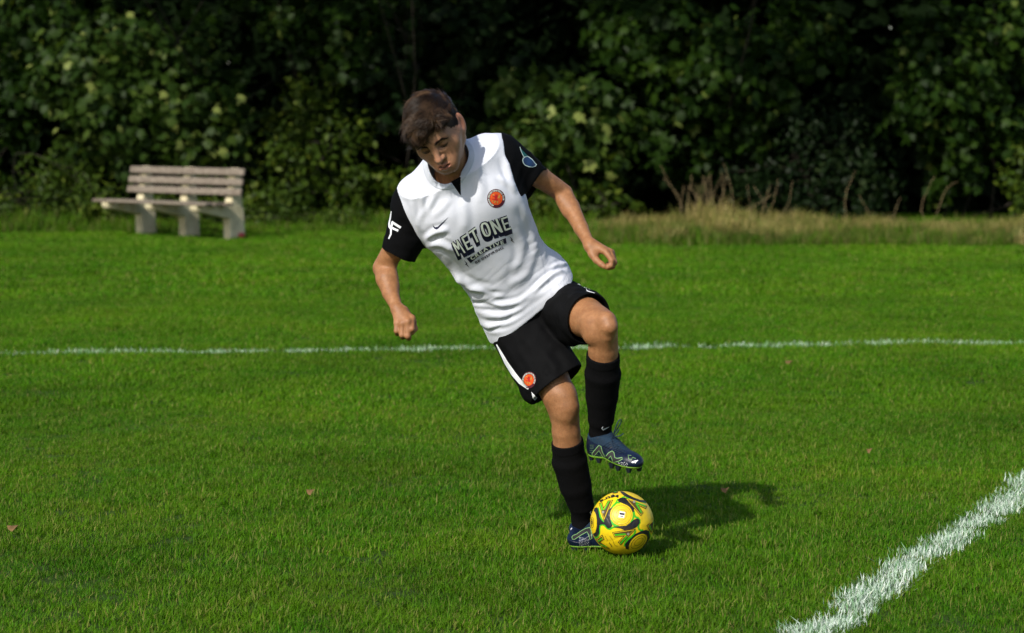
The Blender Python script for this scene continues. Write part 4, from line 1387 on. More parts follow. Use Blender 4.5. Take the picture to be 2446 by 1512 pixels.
Vt = relax(Vt, Ft, 2, 0.5)

# folds: polylines in the photo, ridge height and width in metres
def c2(x, y): return (876.3 + 0.356 * x, 300.4 + 0.356 * y)
FOLDS = [
    ([(690, 1150), (770, 1160), (870, 1200), (1000, 1195), (1120, 1115), (1240, 1005), (1330, 960)], 0.010, 0.0095),
    ([(715, 1232), (800, 1268), (900, 1282), (1030, 1232), (1150, 1135), (1260, 1045)], 0.009, 0.009),
    ([(745, 1312), (840, 1342), (960, 1322), (1080, 1250), (1180, 1160)], 0.007, 0.008),
    ([(640, 1085), (740, 1105), (830, 1150), (950, 1150)], 0.008, 0.009),
    ([(565, 965), (650, 1045), (740, 1090), (860, 1110)], 0.008, 0.011),
    ([(500, 880), (590, 980), (650, 1075)], 0.006, 0.010),
    ([(700, 1195), (790, 1215), (880, 1240)], 0.005, 0.006),
    ([(1340, 985), (1270, 985), (1190, 1040), (1100, 1130)], 0.007, 0.007),
    ([(1345, 930), (1290, 930), (1220, 970)], 0.007, 0.007),
    ([(1045, 520), (1085, 640), (1110, 760), (1150, 860)], 0.006, 0.010),
    ([(1000, 690), (1045, 800), (1040, 900), (985, 1010)], 0.007, 0.014),
    ([(1130, 780), (1100, 900), (1050, 1020), (960, 1090)], 0.007, 0.013),
    ([(1000, 440), (965, 340), (925, 200)], 0.006, 0.010),
    ([(1010, 460), (960, 400), (880, 330)], 0.0045, 0.009),
    ([(940, 110), (985, 230), (1010, 330)], 0.004, 0.008),
    ([(350, 430), (378, 540), (352, 660)], 0.006, 0.008),
    ([(290, 470), (320, 600), (360, 720)], 0.005, 0.008),
    ([(480, 420), (430, 520), (380, 620)], 0.006, 0.009),
    ([(560, 480), (500, 560), (420, 620)], 0.004, 0.010),
    ([(385, 780), (460, 715), (560, 695)], 0.007, 0.010),
    ([(395, 800), (500, 800), (590, 850)], 0.006, 0.010),
    ([(640, 480), (660, 600), (650, 720)], 0.0035, 0.014),
    ([(720, 220), (760, 380), (770, 520)], 0.003, 0.014),
    ([(760, 1330), (900, 1390), (1040, 1330)], 0.004, 0.010),
]
def fold_disp(V):
    u, v = project(V)
    front = np.clip(0.5 - ((V - neckA) @ ey - 0.01) / 0.05, 0, 1)
    D = np.zeros(len(V))
    for pl, amp, w in FOLDS:
        p = smooth_path([c2(*q) for q in pl], 14)
        best = np.full(len(V), 1e9); tt = np.zeros(len(V))
        for i in range(len(p) - 1):
            a, b = p[i], p[i + 1]
            ab = b - a
            t = np.clip(((u - a[0]) * ab[0] + (v - a[1]) * ab[1]) / (ab @ ab), 0, 1)
            d = np.hypot(u - a[0] - t * ab[0], v - a[1] - t * ab[1])
            m = d < best
            best[m] = d[m]; tt[m] = (i + t[m]) / (len(p) - 1)
        fall = np.clip(np.minimum(tt, 1 - tt) / 0.22, 0.0, 1)
        x = best * PXM / (w * 1.15)
        D += amp * fall * (np.exp(-x * x) - 0.45 * np.exp(-((x - 1.7) / 0.8) ** 2)) * front
    return D
Nt = normals(Vt, Ft)
rl = (Vt - neckA)
q3 = np.stack([rl @ ex, rl @ ez, rl @ ey], 1)
Dt = fold_disp(Vt) * (0.25 + 1.3 * vnoise(q3 * 13, 1.0, 77))
soft = (vnoise(q3 * [16, 8, 14], 1.0, 21) - 0.5) * 0.010 + (vnoise(q3 * [34, 22, 34], 1.0, 22) - 0.5) * 0.003
low = np.clip((q3[:, 1] - 0.30) / 0.15, 0, 1)
sv = q3[:, 1] - 0.25 * np.abs(q3[:, 0]) + 0.10 * q3[:, 0]
soft += low * 0.007 * (np.abs(vnoise(np.stack([sv * 36, q3[:, 0] * 7, q3[:, 2] * 10], 1), 1.0, 23) - 0.5) - 0.18)
edge = np.clip((-plane(Vt, hem_p, hem_n) - 0.012) / 0.05, 0.0, 1) * np.clip((neck_hole(Vt) - 0.022) / 0.03, 0, 1)
far_in = np.clip(1 - np.maximum(seamR(Vt) * (((Vt - P(983, 523, 8.26)) @ ez) < 0.09), seamL(Vt) * (((Vt - P(1219, 390, 8.26)) @ ez) < 0.09)) / 0.008, 0, 1)
edge = edge * far_in
Vt = Vt + Nt * ((Dt * 0.95 + soft) * edge - 0.004 * (1 - far_in))[:, None]
shirt = mesh_np('shirt', Vt, Ft, M_SHIRT, True, person)
shirt['label'] = 'loose white short-sleeved football shirt with club print'

def part_net(name, fn, lo, hi, h, mat, parent, it=1):
    V, F = surface_net(fn, lo, hi, h)
    V = relax(V, F, it, 0.5)
    return V, F
for side, seam, cp, cn, (a, b) in (('R', seamR, cuffR_p, cuffR_n, (slR0, slR1)), ('L', seamL, cuffL_p, cuffL_n, (slL0, slL1))):
    def sleeve(X, seam=seam, cp=cp, cn=cn):
        d0 = fs(X)
        cc_ = plane(X, cp, cn)
        d = np.maximum(d0 - 0.0015, -seam(X) - 0.001)
        d = np.maximum(d, cc_)
        return np.maximum(d, -np.maximum(d0 + 0.005, -(cc_ + 0.03)))
    c = (a + b) / 2
    V, F = part_net('sleeve', sleeve, c - 0.17, c + 0.17, 0.003, M_BLACK, person, 2)
    N = normals(V, F)
    ax = unit(b - a)
    s = (V - a) @ ax
    V = V + N * (0.006 * (vnoise(np.stack([s * 42, V[:, 0] * 12, V[:, 1] * 12], 1), 1.0, 31) - 0.5) + 0.004 * (vnoise(V * 30, 1.0, 33) - 0.5))[:, None]
    o = mesh_np('sleeve', V, F, M_BLACK, True, shirt)
    if side == 'R': V_slR, F_slR = V, F
    else: V_slL, F_slL = V, F

def collar(X):
    d0 = fs(X)
    nh = neck_hole(X)
    d = np.maximum(d0 - 0.0022, nh - 0.018)
    d = np.maximum(d, -nh - 0.002)
    d = np.maximum(d, -wedge(X))
    return np.maximum(d, -(d0 + 0.012))
Vc, Fc = part_net('collar', collar, neckA - 0.16, neckA + 0.16, 0.0022, M_COLLAR, person, 1)
mesh_np('collar', Vc, Fc, M_COLLAR, True, shirt)
def vinsert(X):
    d = fs(X) - 0.0016
    nh = neck_hole(X)
    d = np.maximum(d, wedge(X))
    u, v = project(X)
    d = np.maximum(d, -((v - 434) + (u - 1077) * 0.54) * PXM)
    return np.maximum(d, -(fs(X) + 0.012))
try:
    Vv, Fv = part_net('insert', vinsert, neckA - 0.16, neckA + 0.16, 0.0018, M_BLACK, person, 1)
    mesh_np('collar_insert', Vv, Fv, M_BLACK, True, shirt)
except ValueError:
    print('no insert')

# ---- shorts
fp = Field()
fp.ell(P(1272, 735, 8.48), np.array([ex, ey, ez]), (0.150, 0.095, 0.11), 0.04)
fp.cone(P(1240, 752, 8.485), P(1329, 922, 8.385), 0.092, 0.100, 0.05)
fp.cone(P(1217, 800, 8.47), P(1290, 925, 8.41), 0.066, 0.064, 0.03)
fp.cone(P(1300, 820, 8.44), P(1362, 895, 8.36), 0.055, 0.050, 0.03)
fp.cone(P(1331, 723, 8.475), P(1399, 759, 8.27), 0.095, 0.092, 0.022)
fp.cone(P(1345, 775, 8.44), P(1372, 795, 8.32), 0.050, 0.044, 0.03)
shR_n = unit(P(1329, 920, 8.38) - P(1258, 790, 8.46)); 
shR_n = unit(np.cross(P(1382, 879, 8.38) - P(1276, 960, 8.40), [0.10, 1, -0.30])); shR_n = shR_n if shR_n[2] < 0 else -shR_n
shR_p = P(1329, 921, 8.39)
shL_n = unit(unit(kneeL - hipL) + np.array([0.12, 0.0, 0.05]))
shL_p = P(1398, 763, 8.245)
def shorts(X):
    d = d0 = fp(X)
    cR = plane(X, shR_p, shR_n); cL = plane(X, shL_p, shL_n)
    split = (X - P(1330, 790, 8.4)) @ unit(P(1390, 730, 8.4) - P(1280, 850, 8.4))
    d = np.maximum(d, np.where(split < 0, cR, -1))
    d = np.maximum(d, np.where(split >= -0.03, cL, -1))
    inner = d0 + 0.006
    d = np.maximum(d, -np.where(split < 0, np.maximum(inner, -(cR + 0.05)), 1))
    d = np.maximum(d, -np.where(split >= 0, np.maximum(inner, -(cL + 0.05)), 1))
    return d
Vp, Fp_ = surface_net(shorts, P(1150, 970, 8.5) - [0, 0.45, 0], P(1470, 640, 8.5) + [0, 0.16, 0], 0.0032)
Vp = relax(Vp, Fp_, 2, 0.5)
Np = normals(Vp, Fp_)
axl = unit(shR_p - hipR)
ang = (Vp - hipR) @ np.cross(axl, [0, 1, 0])
along = (Vp - hipR) @ axl
hem_in = np.clip(np.minimum(np.abs(plane(Vp, shR_p, shR_n)), np.abs(plane(Vp, shL_p, shL_n))) / 0.03, 0.12, 1)
Vp = Vp + Np * (hem_in * (vnoise(np.stack([ang * 38, along * 7, Vp[:, 1] * 20], 1), 1.0, 41) - 0.5) * 0.013 + hem_in * (vnoise(Vp * 34, 1.0, 42) - 0.5) * 0.006)[:, None]
short_o = mesh_np('shorts', Vp, Fp_, M_SHORTS, True, person)
short_o['label'] = 'loose black football shorts with white side stripe'

# ---- socks
for nm, top_p, top_n, bot_p, bot_n, cuff in (
        ('R', P(1351, 1060, 8.38), unit(kneeR - ankR), P(1392, 1262, 8.50), unit(ankR - kneeR), 0.030),
        ('L', P(1440, 850, 8.19), unit(kneeL - ankL), P(1434, 1058, 8.35), unit(ankL - kneeL), 0.030)):
    lf = Field(); legs_field(lf, nm)
    ax = -top_n
    L_ = float((bot_p - top_p) @ ax)
    def sock(X, top_p=top_p, top_n=top_n, bot_p=bot_p, bot_n=bot_n, ax=ax, L_=L_, lf=lf):
        s = (X - top_p) @ ax
        t = np.where(s < 0.030, 0.0060, 0.0045)                       # folded cuff
        t = t + 0.0035 * np.clip((s - 0.055) / 0.02, 0, 1) * np.clip((L_ * 0.80 - s) / 0.015, 0, 1)   # shin pad under the knit
        d = lf(X) - t
        near_ = np.linalg.norm(np.cross(X - top_p, ax), axis=-1) - 0.13
        d = np.maximum(d, near_)
        d = np.maximum(d, plane(X, top_p, top_n))
        return np.maximum(d, plane(X, bot_p, bot_n))
    lo = np.minimum(top_p, bot_p) - 0.10; hi = np.maximum(top_p, bot_p) + 0.10
    V, F = surface_net(sock, lo, hi, 0.0028)
    V = relax(V, F, 1, 0.5)
    N = normals(V, F)
    s = (V - top_p) @ ax
    wr = np.clip((s - L_ * 0.78) / 0.03, 0, 1)
    V = V + N * (wr * 0.0030 * (vnoise(np.stack([s * 95, V[:, 0] * 20, V[:, 1] * 20], 1), 1.0, 51) - 0.5) + 0.0016 * (vnoise(V * 25, 1.0, 52) - 0.5))[:, None]
    o = mesh_np('sock', V, F, M_SOCK, True, person)
    if nm == 'R': sockR, V_skR, F_skR = o, V, F
    else: sockL, V_skL, F_skL = o, V, F
    o['label'] = 'black knee-high football sock over a shin pad'
# ================================================================ prints on the kit
def bvh_of(V, F):
    return BVHTree.FromPolygons([tuple(v) for v in V], [tuple(f) for f in F])
def caster(bvh, off):
    """point of the garment seen at a photo pixel, lifted off by off metres"""
    def place(u, v):
        d = ray(u, v)
        hit = bvh.ray_cast(Vector(CO + d * 7.4), Vector(d))
        if hit[0] is None: return None
        n = np.array(hit[1])
        if n @ d > 0: n = -n
        return np.array(hit[0]) + n * off - unit(d) * off * 0.3
    return place
B_shirt = bvh_of(Vt, Ft); B_slR = bvh_of(V_slR, F_slR); B_slL = bvh_of(V_slL, F_slL); B_shorts = bvh_of(Vp, Fp_)
M_NAVY = plain('navy_print', (0.006, 0.008, 0.030), 0.55, 0.1)
M_CREAM = plain('cream_print', (0.62, 0.68, 0.60), 0.5, 0.06)
M_WHITE_P = plain('white_print', (0.75, 0.77, 0.80), 0.5, 0.05)
M_MAROON = plain('maroon_thread', (0.075, 0.008, 0.020), 0.7, 0.2, 200)
M_ORANGE = plain('orange_thread', (0.62, 0.075, 0.008), 0.7, 0.25, 260)
M_RED = plain('red_thread', (0.42, 0.012, 0.010), 0.7, 0.2, 260)
M_GOLD = plain('gold_thread', (0.45, 0.24, 0.05), 0.7, 0.2, 260)
M_TEAL = plain('teal_print', (0.004, 0.090, 0.080), 0.5, 0.1)
M_BLUEP = plain('blue_print', (0.012, 0.040, 0.12), 0.5, 0.1)
M_PALEL = plain('pale_line_print', (0.48, 0.60, 0.56), 0.5, 0.05)

def c6(x, y): return ((1650 + x / 4.32) * 0.6259, (700 + y / 4.32) * 0.6259)
S6 = 0.6259 / 4.32
def put(name, polys, mat, parent, bvh, off, step=3.0, conv=None):
    if conv: polys = [[conv(*q) for q in p] for p in polys]
    return lay(name, poly_bm(polys), caster(bvh, off * 0.55), mat, parent, step * 0.75)

# big arched words: each letter is strokes in a unit cell, y down
w = 0.27
def bar(a, b, ww=w):
    a = np.array(a, float); b = np.array(b, float)
    t = unit((b - a) * [1, 2.2]); n = np.array([-t[1], t[0]]) * ww / 2 / np.array([1, 2.2])
    return [tuple(a + n), tuple(b + n), tuple(b - n), tuple(a - n)]
def arc_o(ww):
    out = []
    N = 20
    for i in range(N):
        q = []
        for k, rr in ((i, 0), (i + 1, 0), (i + 1, 1), (i, 1)):
            a = 2 * math.pi * k / N
            rx = 0.5 - (ww if rr else 0); ry = 0.5 - (ww / 2.2 if rr else 0)
            sx = math.copysign(abs(math.cos(a)) ** 0.75, math.cos(a)); sy = math.copysign(abs(math.sin(a)) ** 0.75, math.sin(a))
            q.append((0.5 + rx * sx, 0.5 + ry * sy))
        out.append(q)
    return out
def letter(ch, g=0.0):
    """g widens every stroke"""
    h = w / 2; hy_ = h / 2.2; W_ = w + g
    if ch == 'M': W_ -= 0.05; return [bar((0.08, 0), (0.08, 1), W_), bar((0.92, 0), (0.92, 1), W_), bar((0.08, 0.0), (0.5, 0.62), W_), bar((0.92, 0.0), (0.5, 0.62), W_)]
    if ch == 'E': return [bar((h, -g / 4.4), (h, 1 + g / 4.4), W_), bar((0, hy_), (1, hy_), W_), bar((0, 0.5), (0.85, 0.5), W_), bar((0, 1 - hy_), (1, 1 - hy_), W_)]
    if ch == 'T': return [bar((0.5, 0), (0.5, 1), W_), bar((-0.05, hy_), (1.05, hy_), W_)]
    if ch == 'N': return [bar((h, 0), (h, 1), W_), bar((1 - h, 0), (1 - h, 1), W_), bar((h, 0.02), (1 - h, 0.98), W_)]
    if ch == 'O':
        o = arc_o(w + g / 2)
        return [[(0.5 + (x - 0.5) * (1 + g), 0.5 + (y - 0.5) * (1 + g / 2.2)) for x, y in q] for q in o]
CELLS = [('M', (322, 972), (408, 924), (545, 1140), (430, 1195)), ('E', (470, 890), (560, 832), (678, 1050), (578, 1106)),
         ('T', (600, 800), (705, 724), (800, 930), (695, 1000)), ('O', (772, 672), (905, 618), (988, 850), (855, 895)),
         ('N', (935, 620), (1070, 578), (1165, 800), (1030, 842)), ('E', (1122, 576), (1228, 538), (1304, 745), (1195, 786))]
def cell(c, q):
    x, y = q
    tl, tr, br, bl = [np.array(k, float) for k in c[1:]]
    return tuple((tl * (1 - x) + tr * x) * (1 - y) + (bl * (1 - x) + br * x) * y)
nav, crm = [], []
for c in CELLS:
    for i in range(8):
        sh = np.array([14.0, 66.0]) * i / 7
        for pl in letter(c[0], 0.30):
            nav.append([tuple(np.array(cell(c, q)) + sh) for q in pl])
    for pl in letter(c[0]):
        crm.append([cell(c, q) for q in pl])
put('shirt_lettering_shadow', nav, M_NAVY, shirt, B_shirt, 0.0008, 3.0, c6)
put('shirt_lettering', crm, M_CREAM, shirt, B_shirt, 0.0016, 3.0, c6)
ban = [(562, 1238), (700, 1165), (860, 1062), (1000, 992), (1208, 897), (1226, 985), (1050, 1037), (880, 1127), (760, 1202), (632, 1312)]
put('shirt_banner', [ban], M_NAVY, shirt, B_shirt, 0.0010, 3.0, c6)
put('shirt_lettering', text_on_path('CREATIVE', [(640, 1268), (740, 1205), (860, 1122), (960, 1070), (1060, 1028), (1188, 988)], 58, 0.12, 0.035), M_CREAM, shirt, B_shirt, 0.0018, 3.0, c6)
put('shirt_lettering', text_on_path('BE INSPIRING', [(712, 1326), (800, 1280), (950, 1190), (1060, 1130), (1178, 1068)], 40, 0.10, 0.03), M_NAVY, shirt, B_shirt, 0.0010, 3.0, c6)
for dx, dy in ((0, 0), (748, -395)):
    put('shirt_bolt', [[(522 + dx, 1262 + dy), (580 + dx, 1318 + dy), (566 + dx, 1326 + dy), (610 + dx, 1380 + dy), (540 + dx, 1330 + dy), (556 + dx, 1318 + dy)]], M_NAVY, shirt, B_shirt, 0.0010, 3.0, c6)
# tick mark on the chest
tick = [(8, 660), (20, 700), (48, 722), (90, 712), (150, 655), (272, 548), (190, 640), (110, 735), (75, 760), (40, 752), (15, 715)]
put('shirt_tick_mark', [tick], M_NAVY, shirt, B_shirt, 0.0010, 3.0, c6)

def crest(cx, cy, rx, ry, bvh, parent, rot=0.0, letters='BENHAM UNITED FOOTBALL CLUB', st=1.6):
    """round badge; centre and radii in photo pixels"""
    root = put('crest', [disc((cx, cy), rx, ry, 40, rot)], M_MAROON, parent, bvh, 0.0012, st)
    sub = parent
    put('crest_field', [disc((cx, cy), rx * 0.70, ry * 0.70, 32, rot)], M_ORANGE, sub, bvh, 0.0019, st)
    def ring(a0, a1, r):
        pts = []
        for i in range(17):
            a = math.radians(a0 + (a1 - a0) * i / 16)
            x, y = rx * r * math.sin(a), -ry * r * math.cos(a)
            pts.append((cx + x * math.cos(rot) - y * math.sin(rot), cy + x * math.sin(rot) + y * math.cos(rot)))
        return pts
    put('crest_lettering', text_on_path(letters, ring(-152, 112, 0.755), rx * 0.17, 0.10, 0.05), M_CREAM, sub, bvh, 0.0022, st)
    def E_(pts): return [(cx + x * rx, cy + y * ry) for x, y in pts]
    # rampant beast: body, head, legs, tail
    put('crest_emblem', [E_([(-0.10, -0.42), (0.10, -0.44), (0.16, -0.25), (0.10, -0.02), (0.22, 0.16), (0.05, 0.28), (-0.12, 0.12), (-0.16, -0.12)]),
                         E_([(-0.05, -0.20), (-0.40, -0.34), (-0.42, -0.26), (-0.12, -0.08)]), E_([(-0.12, 0.05), (-0.44, 0.02), (-0.44, 0.12), (-0.08, 0.16)])],
        M_RED, sub, bvh, 0.0025, st)
    put('crest_emblem', [E_([(0.18, -0.12), (0.36, -0.44), (0.46, -0.30), (0.42, -0.10), (0.30, 0.00)]), E_([(-0.40, -0.42), (-0.26, -0.46), (-0.22, -0.32), (-0.36, -0.28)]),
                         E_([(-0.16, 0.22), (-0.02, 0.22), (-0.14, 0.50), (-0.26, 0.46)]), E_([(0.08, 0.26), (0.20, 0.24), (0.22, 0.52), (0.10, 0.52)]),
                         E_([(-0.46, 0.20), (-0.28, 0.22), (-0.42, 0.38)])], M_GOLD, sub, bvh, 0.0025, st)
    return root
crest(c6(1050, 247)[0], c6(1050, 247)[1], 148 * S6, 156 * S6, B_shirt, shirt, math.radians(-8))

# sleeve marks
def c7(x, y): return (888.8 + 0.24 * x, 463.2 + 0.24 * y)
mk = stroke([(192, 172), (184, 230), (170, 300), (172, 330), (190, 350), (188, 400), (166, 446)], [10, 14, 15, 16, 18, 17, 14]) + \
     stroke([(196, 276), (230, 300), (286, 336)], 24) + stroke([(186, 328), (220, 348), (262, 366)], 22) + stroke([(205, 276), (196, 310), (186, 350)], 22)
put('sleeve_mark', mk, M_WHITE_P, shirt, B_slR, 0.0012, 2.5, c7)
def c8(x, y): return ((1880 + x / 7.559) * 0.6259, (500 + y / 7.56) * 0.6259)
put('sleeve_mark', [[(775, 455), (800, 500), (900, 600), (1010, 715), (905, 760), (840, 630)]], M_TEAL, shirt, B_slL, 0.0010, 2.0, c8)
out8 = [(862, 850), (880, 790), (930, 750), (1000, 735), (1055, 762), (1140, 830), (1215, 930), (1255, 970), (1230, 1010), (1150, 1035), (1040, 1025), (940, 985), (890, 930)]
put('sleeve_mark', [inset(out8, -14)], M_PALEL, shirt, B_slL, 0.0014, 2.0, c8)
put('sleeve_mark', [inset(out8, 10)], M_BLUEP, shirt, B_slL, 0.0020, 2.0, c8)
put('sleeve_mark', stroke([(780, 460), (810, 560), (850, 660), (905, 755)], 18), M_PALEL, shirt, B_slL, 0.0018, 2.0, c8)

# shorts: stripe, club badge, number
def c3(x, y): return (1126.6 + 0.2567 * x, 613.4 + 0.2567 * y)
put('side_stripe', stroke([(232, 815), (272, 890), (322, 985), (390, 1088), (455, 1166), (528, 1230)], [10, 22, 34, 44, 40, 14]), M_WHITE_P, short_o, B_shorts, 0.0012, 3.0, c3)
put('side_stripe', [[(556, 1255), (612, 1312), (590, 1338), (574, 1330)]], M_WHITE_P, short_o, B_shorts, 0.0012, 3.0, c3)
crest(*c3(534, 1146), 66 * 0.2567, 78 * 0.2567, B_shorts, short_o, math.radians(12), st=1.2)
for q in ([(850, 205), (880, 180), (935, 176), (962, 200), (905, 232)], [(962, 215), (990, 222), (1040, 250), (1010, 242)], [(982, 255), (1035, 252), (1085, 285), (1112, 310), (1060, 295)]):
    put('number_print', [q], M_CREAM, short_o, B_shorts, 0.0025, 3.0, c3)
put('tick_print', stroke([(1066, 302), (1075, 318), (1100, 326), (1145, 338)], [4, 10, 8, 3]), M_WHITE_P, short_o, B_shorts, 0.0012, 3.0, c3)

# tick marks on the socks
def c4(x, y): return (1276.8 + 0.2733 * x, 938.9 + 0.2733 * y)
put('sock_tick_mark', stroke([(600, 292), (588, 306), (598, 320), (650, 296)], [3, 10, 13, 3]), M_WHITE_P, sockL, bvh_of(V_skL, F_skL), 0.0012, 2.0, c4)
put('sock_tick_mark', stroke([(494, 1028), (486, 1044), (494, 1058), (514, 1046)], [3, 9, 10, 3]), M_WHITE_P, sockR, bvh_of(V_skR, F_skR), 0.0012, 2.0, c4)

# ================================================================ boots
def boot_mat(name, a, b_, rough):
    m, nt, b = new_mat(name)
    c = ramp(nt, noise(nt, 22, 4), [(0.35, a), (0.68, b_)])
    c = mixc(nt, ramp(nt, noise(nt, 34, 6, 0.7), [(0.58, (0, 0, 0)), (0.74, (0.45, 0.45, 0.45))]), c, (0.06, 0.045, 0.035))     # dried mud
    nt.links.new(c, b.inputs['Base Color'])
    b.inputs['Roughness'].default_value = rough
    b.inputs['Specular IOR Level'].default_value = 0.4
    bump(nt, b, noise(nt, 260, 3), 0.25, 0.002)
    return m
M_BOOT = boot_mat('navy_boot_skin', (0.0025, 0.006, 0.020), (0.004, 0.011, 0.036), 0.42)
M_KNIT = boot_mat('blue_boot_knit', (0.002, 0.013, 0.030), (0.003, 0.022, 0.048), 0.85)
M_STRAP = boot_mat('charcoal_boot_panel', (0.020, 0.020, 0.022), (0.040, 0.036, 0.034), 0.6)
M_LIME = plain('lime_sole', (0.13, 0.28, 0.02), 0.45, 0.15)
M_LIMEL = plain('pale_lime_line', (0.22, 0.42, 0.16), 0.5, 0.1)
M_STUD = plain('dark_stud', (0.010, 0.013, 0.020), 0.4, 0.2)
M_LACE = plain('navy_lace', (0.004, 0.018, 0.040), 0.7, 0.2)

def boot(heel, toe, up, ankle, collar_top, shin, label, side):
    """heel, toe: sole points; up: about the foot's own up; collar_top: where the knitted collar ends"""
    fy = unit(toe - heel)
    fz = unit(up - fy * (up @ fy))
    fx = np.cross(fy, fz)
    LEN = float(np.linalg.norm(toe - heel))
    sc = LEN / 0.285
    T = lambda x, y, z: heel + sc * (x * fx + y * fy + z * fz)
    AX = np.array([fx, fy, fz])
    def toF(X): return ((X - heel) @ AX.T) / sc
    f = Field()
    E = lambda c, r, k: f.ell(T(*c), AX, np.array(r) * sc, k)
    E((0, 0.038, 0.044), (0.033, 0.040, 0.044), 0.02)
    E((0, 0.100, 0.046), (0.033, 0.070, 0.045), 0.03)
    E((0.004, 0.190, 0.032), (0.046, 0.070, 0.030), 0.03)
    E((0.002, 0.238, 0.027), (0.037, 0.046, 0.024), 0.025)
    f.cone(T(0, 0.075, 0.070), T(0.002, 0.170, 0.044), 0.030 * sc, 0.022 * sc, 0.025)
    f.cone(T(0, 0.045, 0.05), ankle, 0.038 * sc, 0.0415, 0.025)
    f.cone(ankle, collar_top + shin * 0.03, 0.0415, 0.0415, 0.02)
    root = person
    def upper(X):
        d = f(X)
        q = toF(X)
        d = smax(d, -(q[..., 2] - 0.010) * sc, 0.006)
        u_, s_ = q[..., 1], q[..., 0]
        top = plane(X, collar_top, shin) + 0.012 * np.clip((u_ - 0.02) / 0.05, 0, 1) * 0 
        top = top + 0.010 * np.exp(-((u_ - 0.045) / 0.022) ** 2)      # dip at the ankle bone
        return np.maximum(d, top)
    allp = np.array([heel, toe, ankle, collar_top])
    V, F = surface_net(upper, allp.min(0) - 0.09, allp.max(0) + 0.09, 0.0026)
    V = relax(V, F, 1, 0.5)
    N = normals(V, F)
    q = toF(V)
    lace_zone = np.exp(-((q[:, 0]) / 0.022) ** 2) * np.clip((q[:, 1] - 0.075) / 0.02, 0, 1) * np.clip((0.200 - q[:, 1]) / 0.02, 0, 1)
    V = V + N * (0.0022 * lace_zone * np.sin(q[:, 1] * 520) + 0.0012 * (vnoise(q * 55, 1.0, 61) - 0.5))[:, None]
    o = mesh_np('boot', V, F, M_BOOT, True, person)
    o['label'] = label
    o.data.materials.append(M_KNIT)
    # knitted collar and tongue: faces by place on the boot
    cen = q[F].mean(1)
    knit = ((cen[:, 2] > 0.070 - 0.25 * np.clip(cen[:, 1] - 0.06, -0.06, 0.03)) | ((np.abs(cen[:, 0]) < 0.024) & (cen[:, 1] > 0.07) & (cen[:, 1] < 0.19) & (cen[:, 2] > 0.04)))
    o.data.polygons.foreach_set('material_index', knit.astype(np.int32))
    # sole plate with a bright rim
    def sole(X):
        q = toF(X)
        d = f(X) - 0.0020
        arch = 0.004 + 0.010 * np.exp(-((q[..., 1] - 0.115) / 0.035) ** 2)
        d = smax(d, (q[..., 2] - 0.0128 - 0.35 * arch) * sc, 0.002)
        return smax(d, -(q[..., 2] - 0.0085 - 0.35 * arch + 0.004) * sc, 0.002)
    V2, F2 = surface_net(sole, allp.min(0) - 0.09, allp.max(0) + 0.09, 0.0024)
    so = mesh_np('sole', relax(V2, F2, 1), F2, M_LIME, True, o)
    def under(X):
        q = toF(X)
        d = f(X) + 0.001
        d = smax(d, (q[..., 2] - 0.012) * sc, 0.002)
        return smax(d, -(q[..., 2] - 0.0045) * sc, 0.002)
    V2, F2 = surface_net(under, allp.min(0) - 0.09, allp.max(0) + 0.09, 0.0026)
    mesh_np('sole_plate', V2, F2, M_STUD, True, o)
    for x, y in ((-0.022, 0.028), (0.022, 0.028), (-0.024, 0.075), (0.024, 0.075), (-0.030, 0.165), (0.036, 0.165), (-0.034, 0.205), (0.038, 0.205), (-0.022, 0.248), (0.024, 0.248)):
        pts = []
        for k, (zz, rx, ry) in enumerate(((0.009, 0.0110, 0.0150), (0.000, 0.0090, 0.0125), (-0.009, 0.0062, 0.0080))):
            for i in range(6):
                a = 2 * math.pi * i / 6
                pts.append(T(x + rx * math.cos(a), y + ry * math.sin(a), zz))
        fc = [(i, (i + 1) % 6, 6 + (i + 1) % 6, 6 + i) for i in range(6)] + [(6 + i, 6 + (i + 1) % 6, 12 + (i + 1) % 6, 12 + i) for i in range(6)] + [(12, 13, 14, 15, 16, 17)]
        mesh_np('stud', pts, fc, M_STUD, False, o)
    return o, V, F, T, toF

# lifted boot
hl, tl = P(1413, 1088, 8.385), P(1530, 1126, 8.165)
bootL, V_bL, F_bL, T_L, _ = boot(hl, tl, np.array([-0.10, 0.10, 1.0]), P(1434, 1066, 8.345), P(1434, 1031, 8.330), unit(unit(kneeL - ankL) - 0.25 * unit(tl - hl)), 'navy boot with lime trim hanging above the ball', 'L')
# standing boot, behind the ball
hr = G(1357, 1310, 0.010)
tr_ = hr + unit([0.96, -0.16, 0.0]) * 0.268
bootR, V_bR, F_bR, T_R, _ = boot(hr, tr_, np.array([0.0, 0.02, 1.0]), P(1391, 1268, 8.49), P(1391, 1246, 8.49), unit(unit(kneeR - ankR) - 0.2 * unit(tr_ - hr)), 'navy boot planted on the grass behind the ball', 'R')

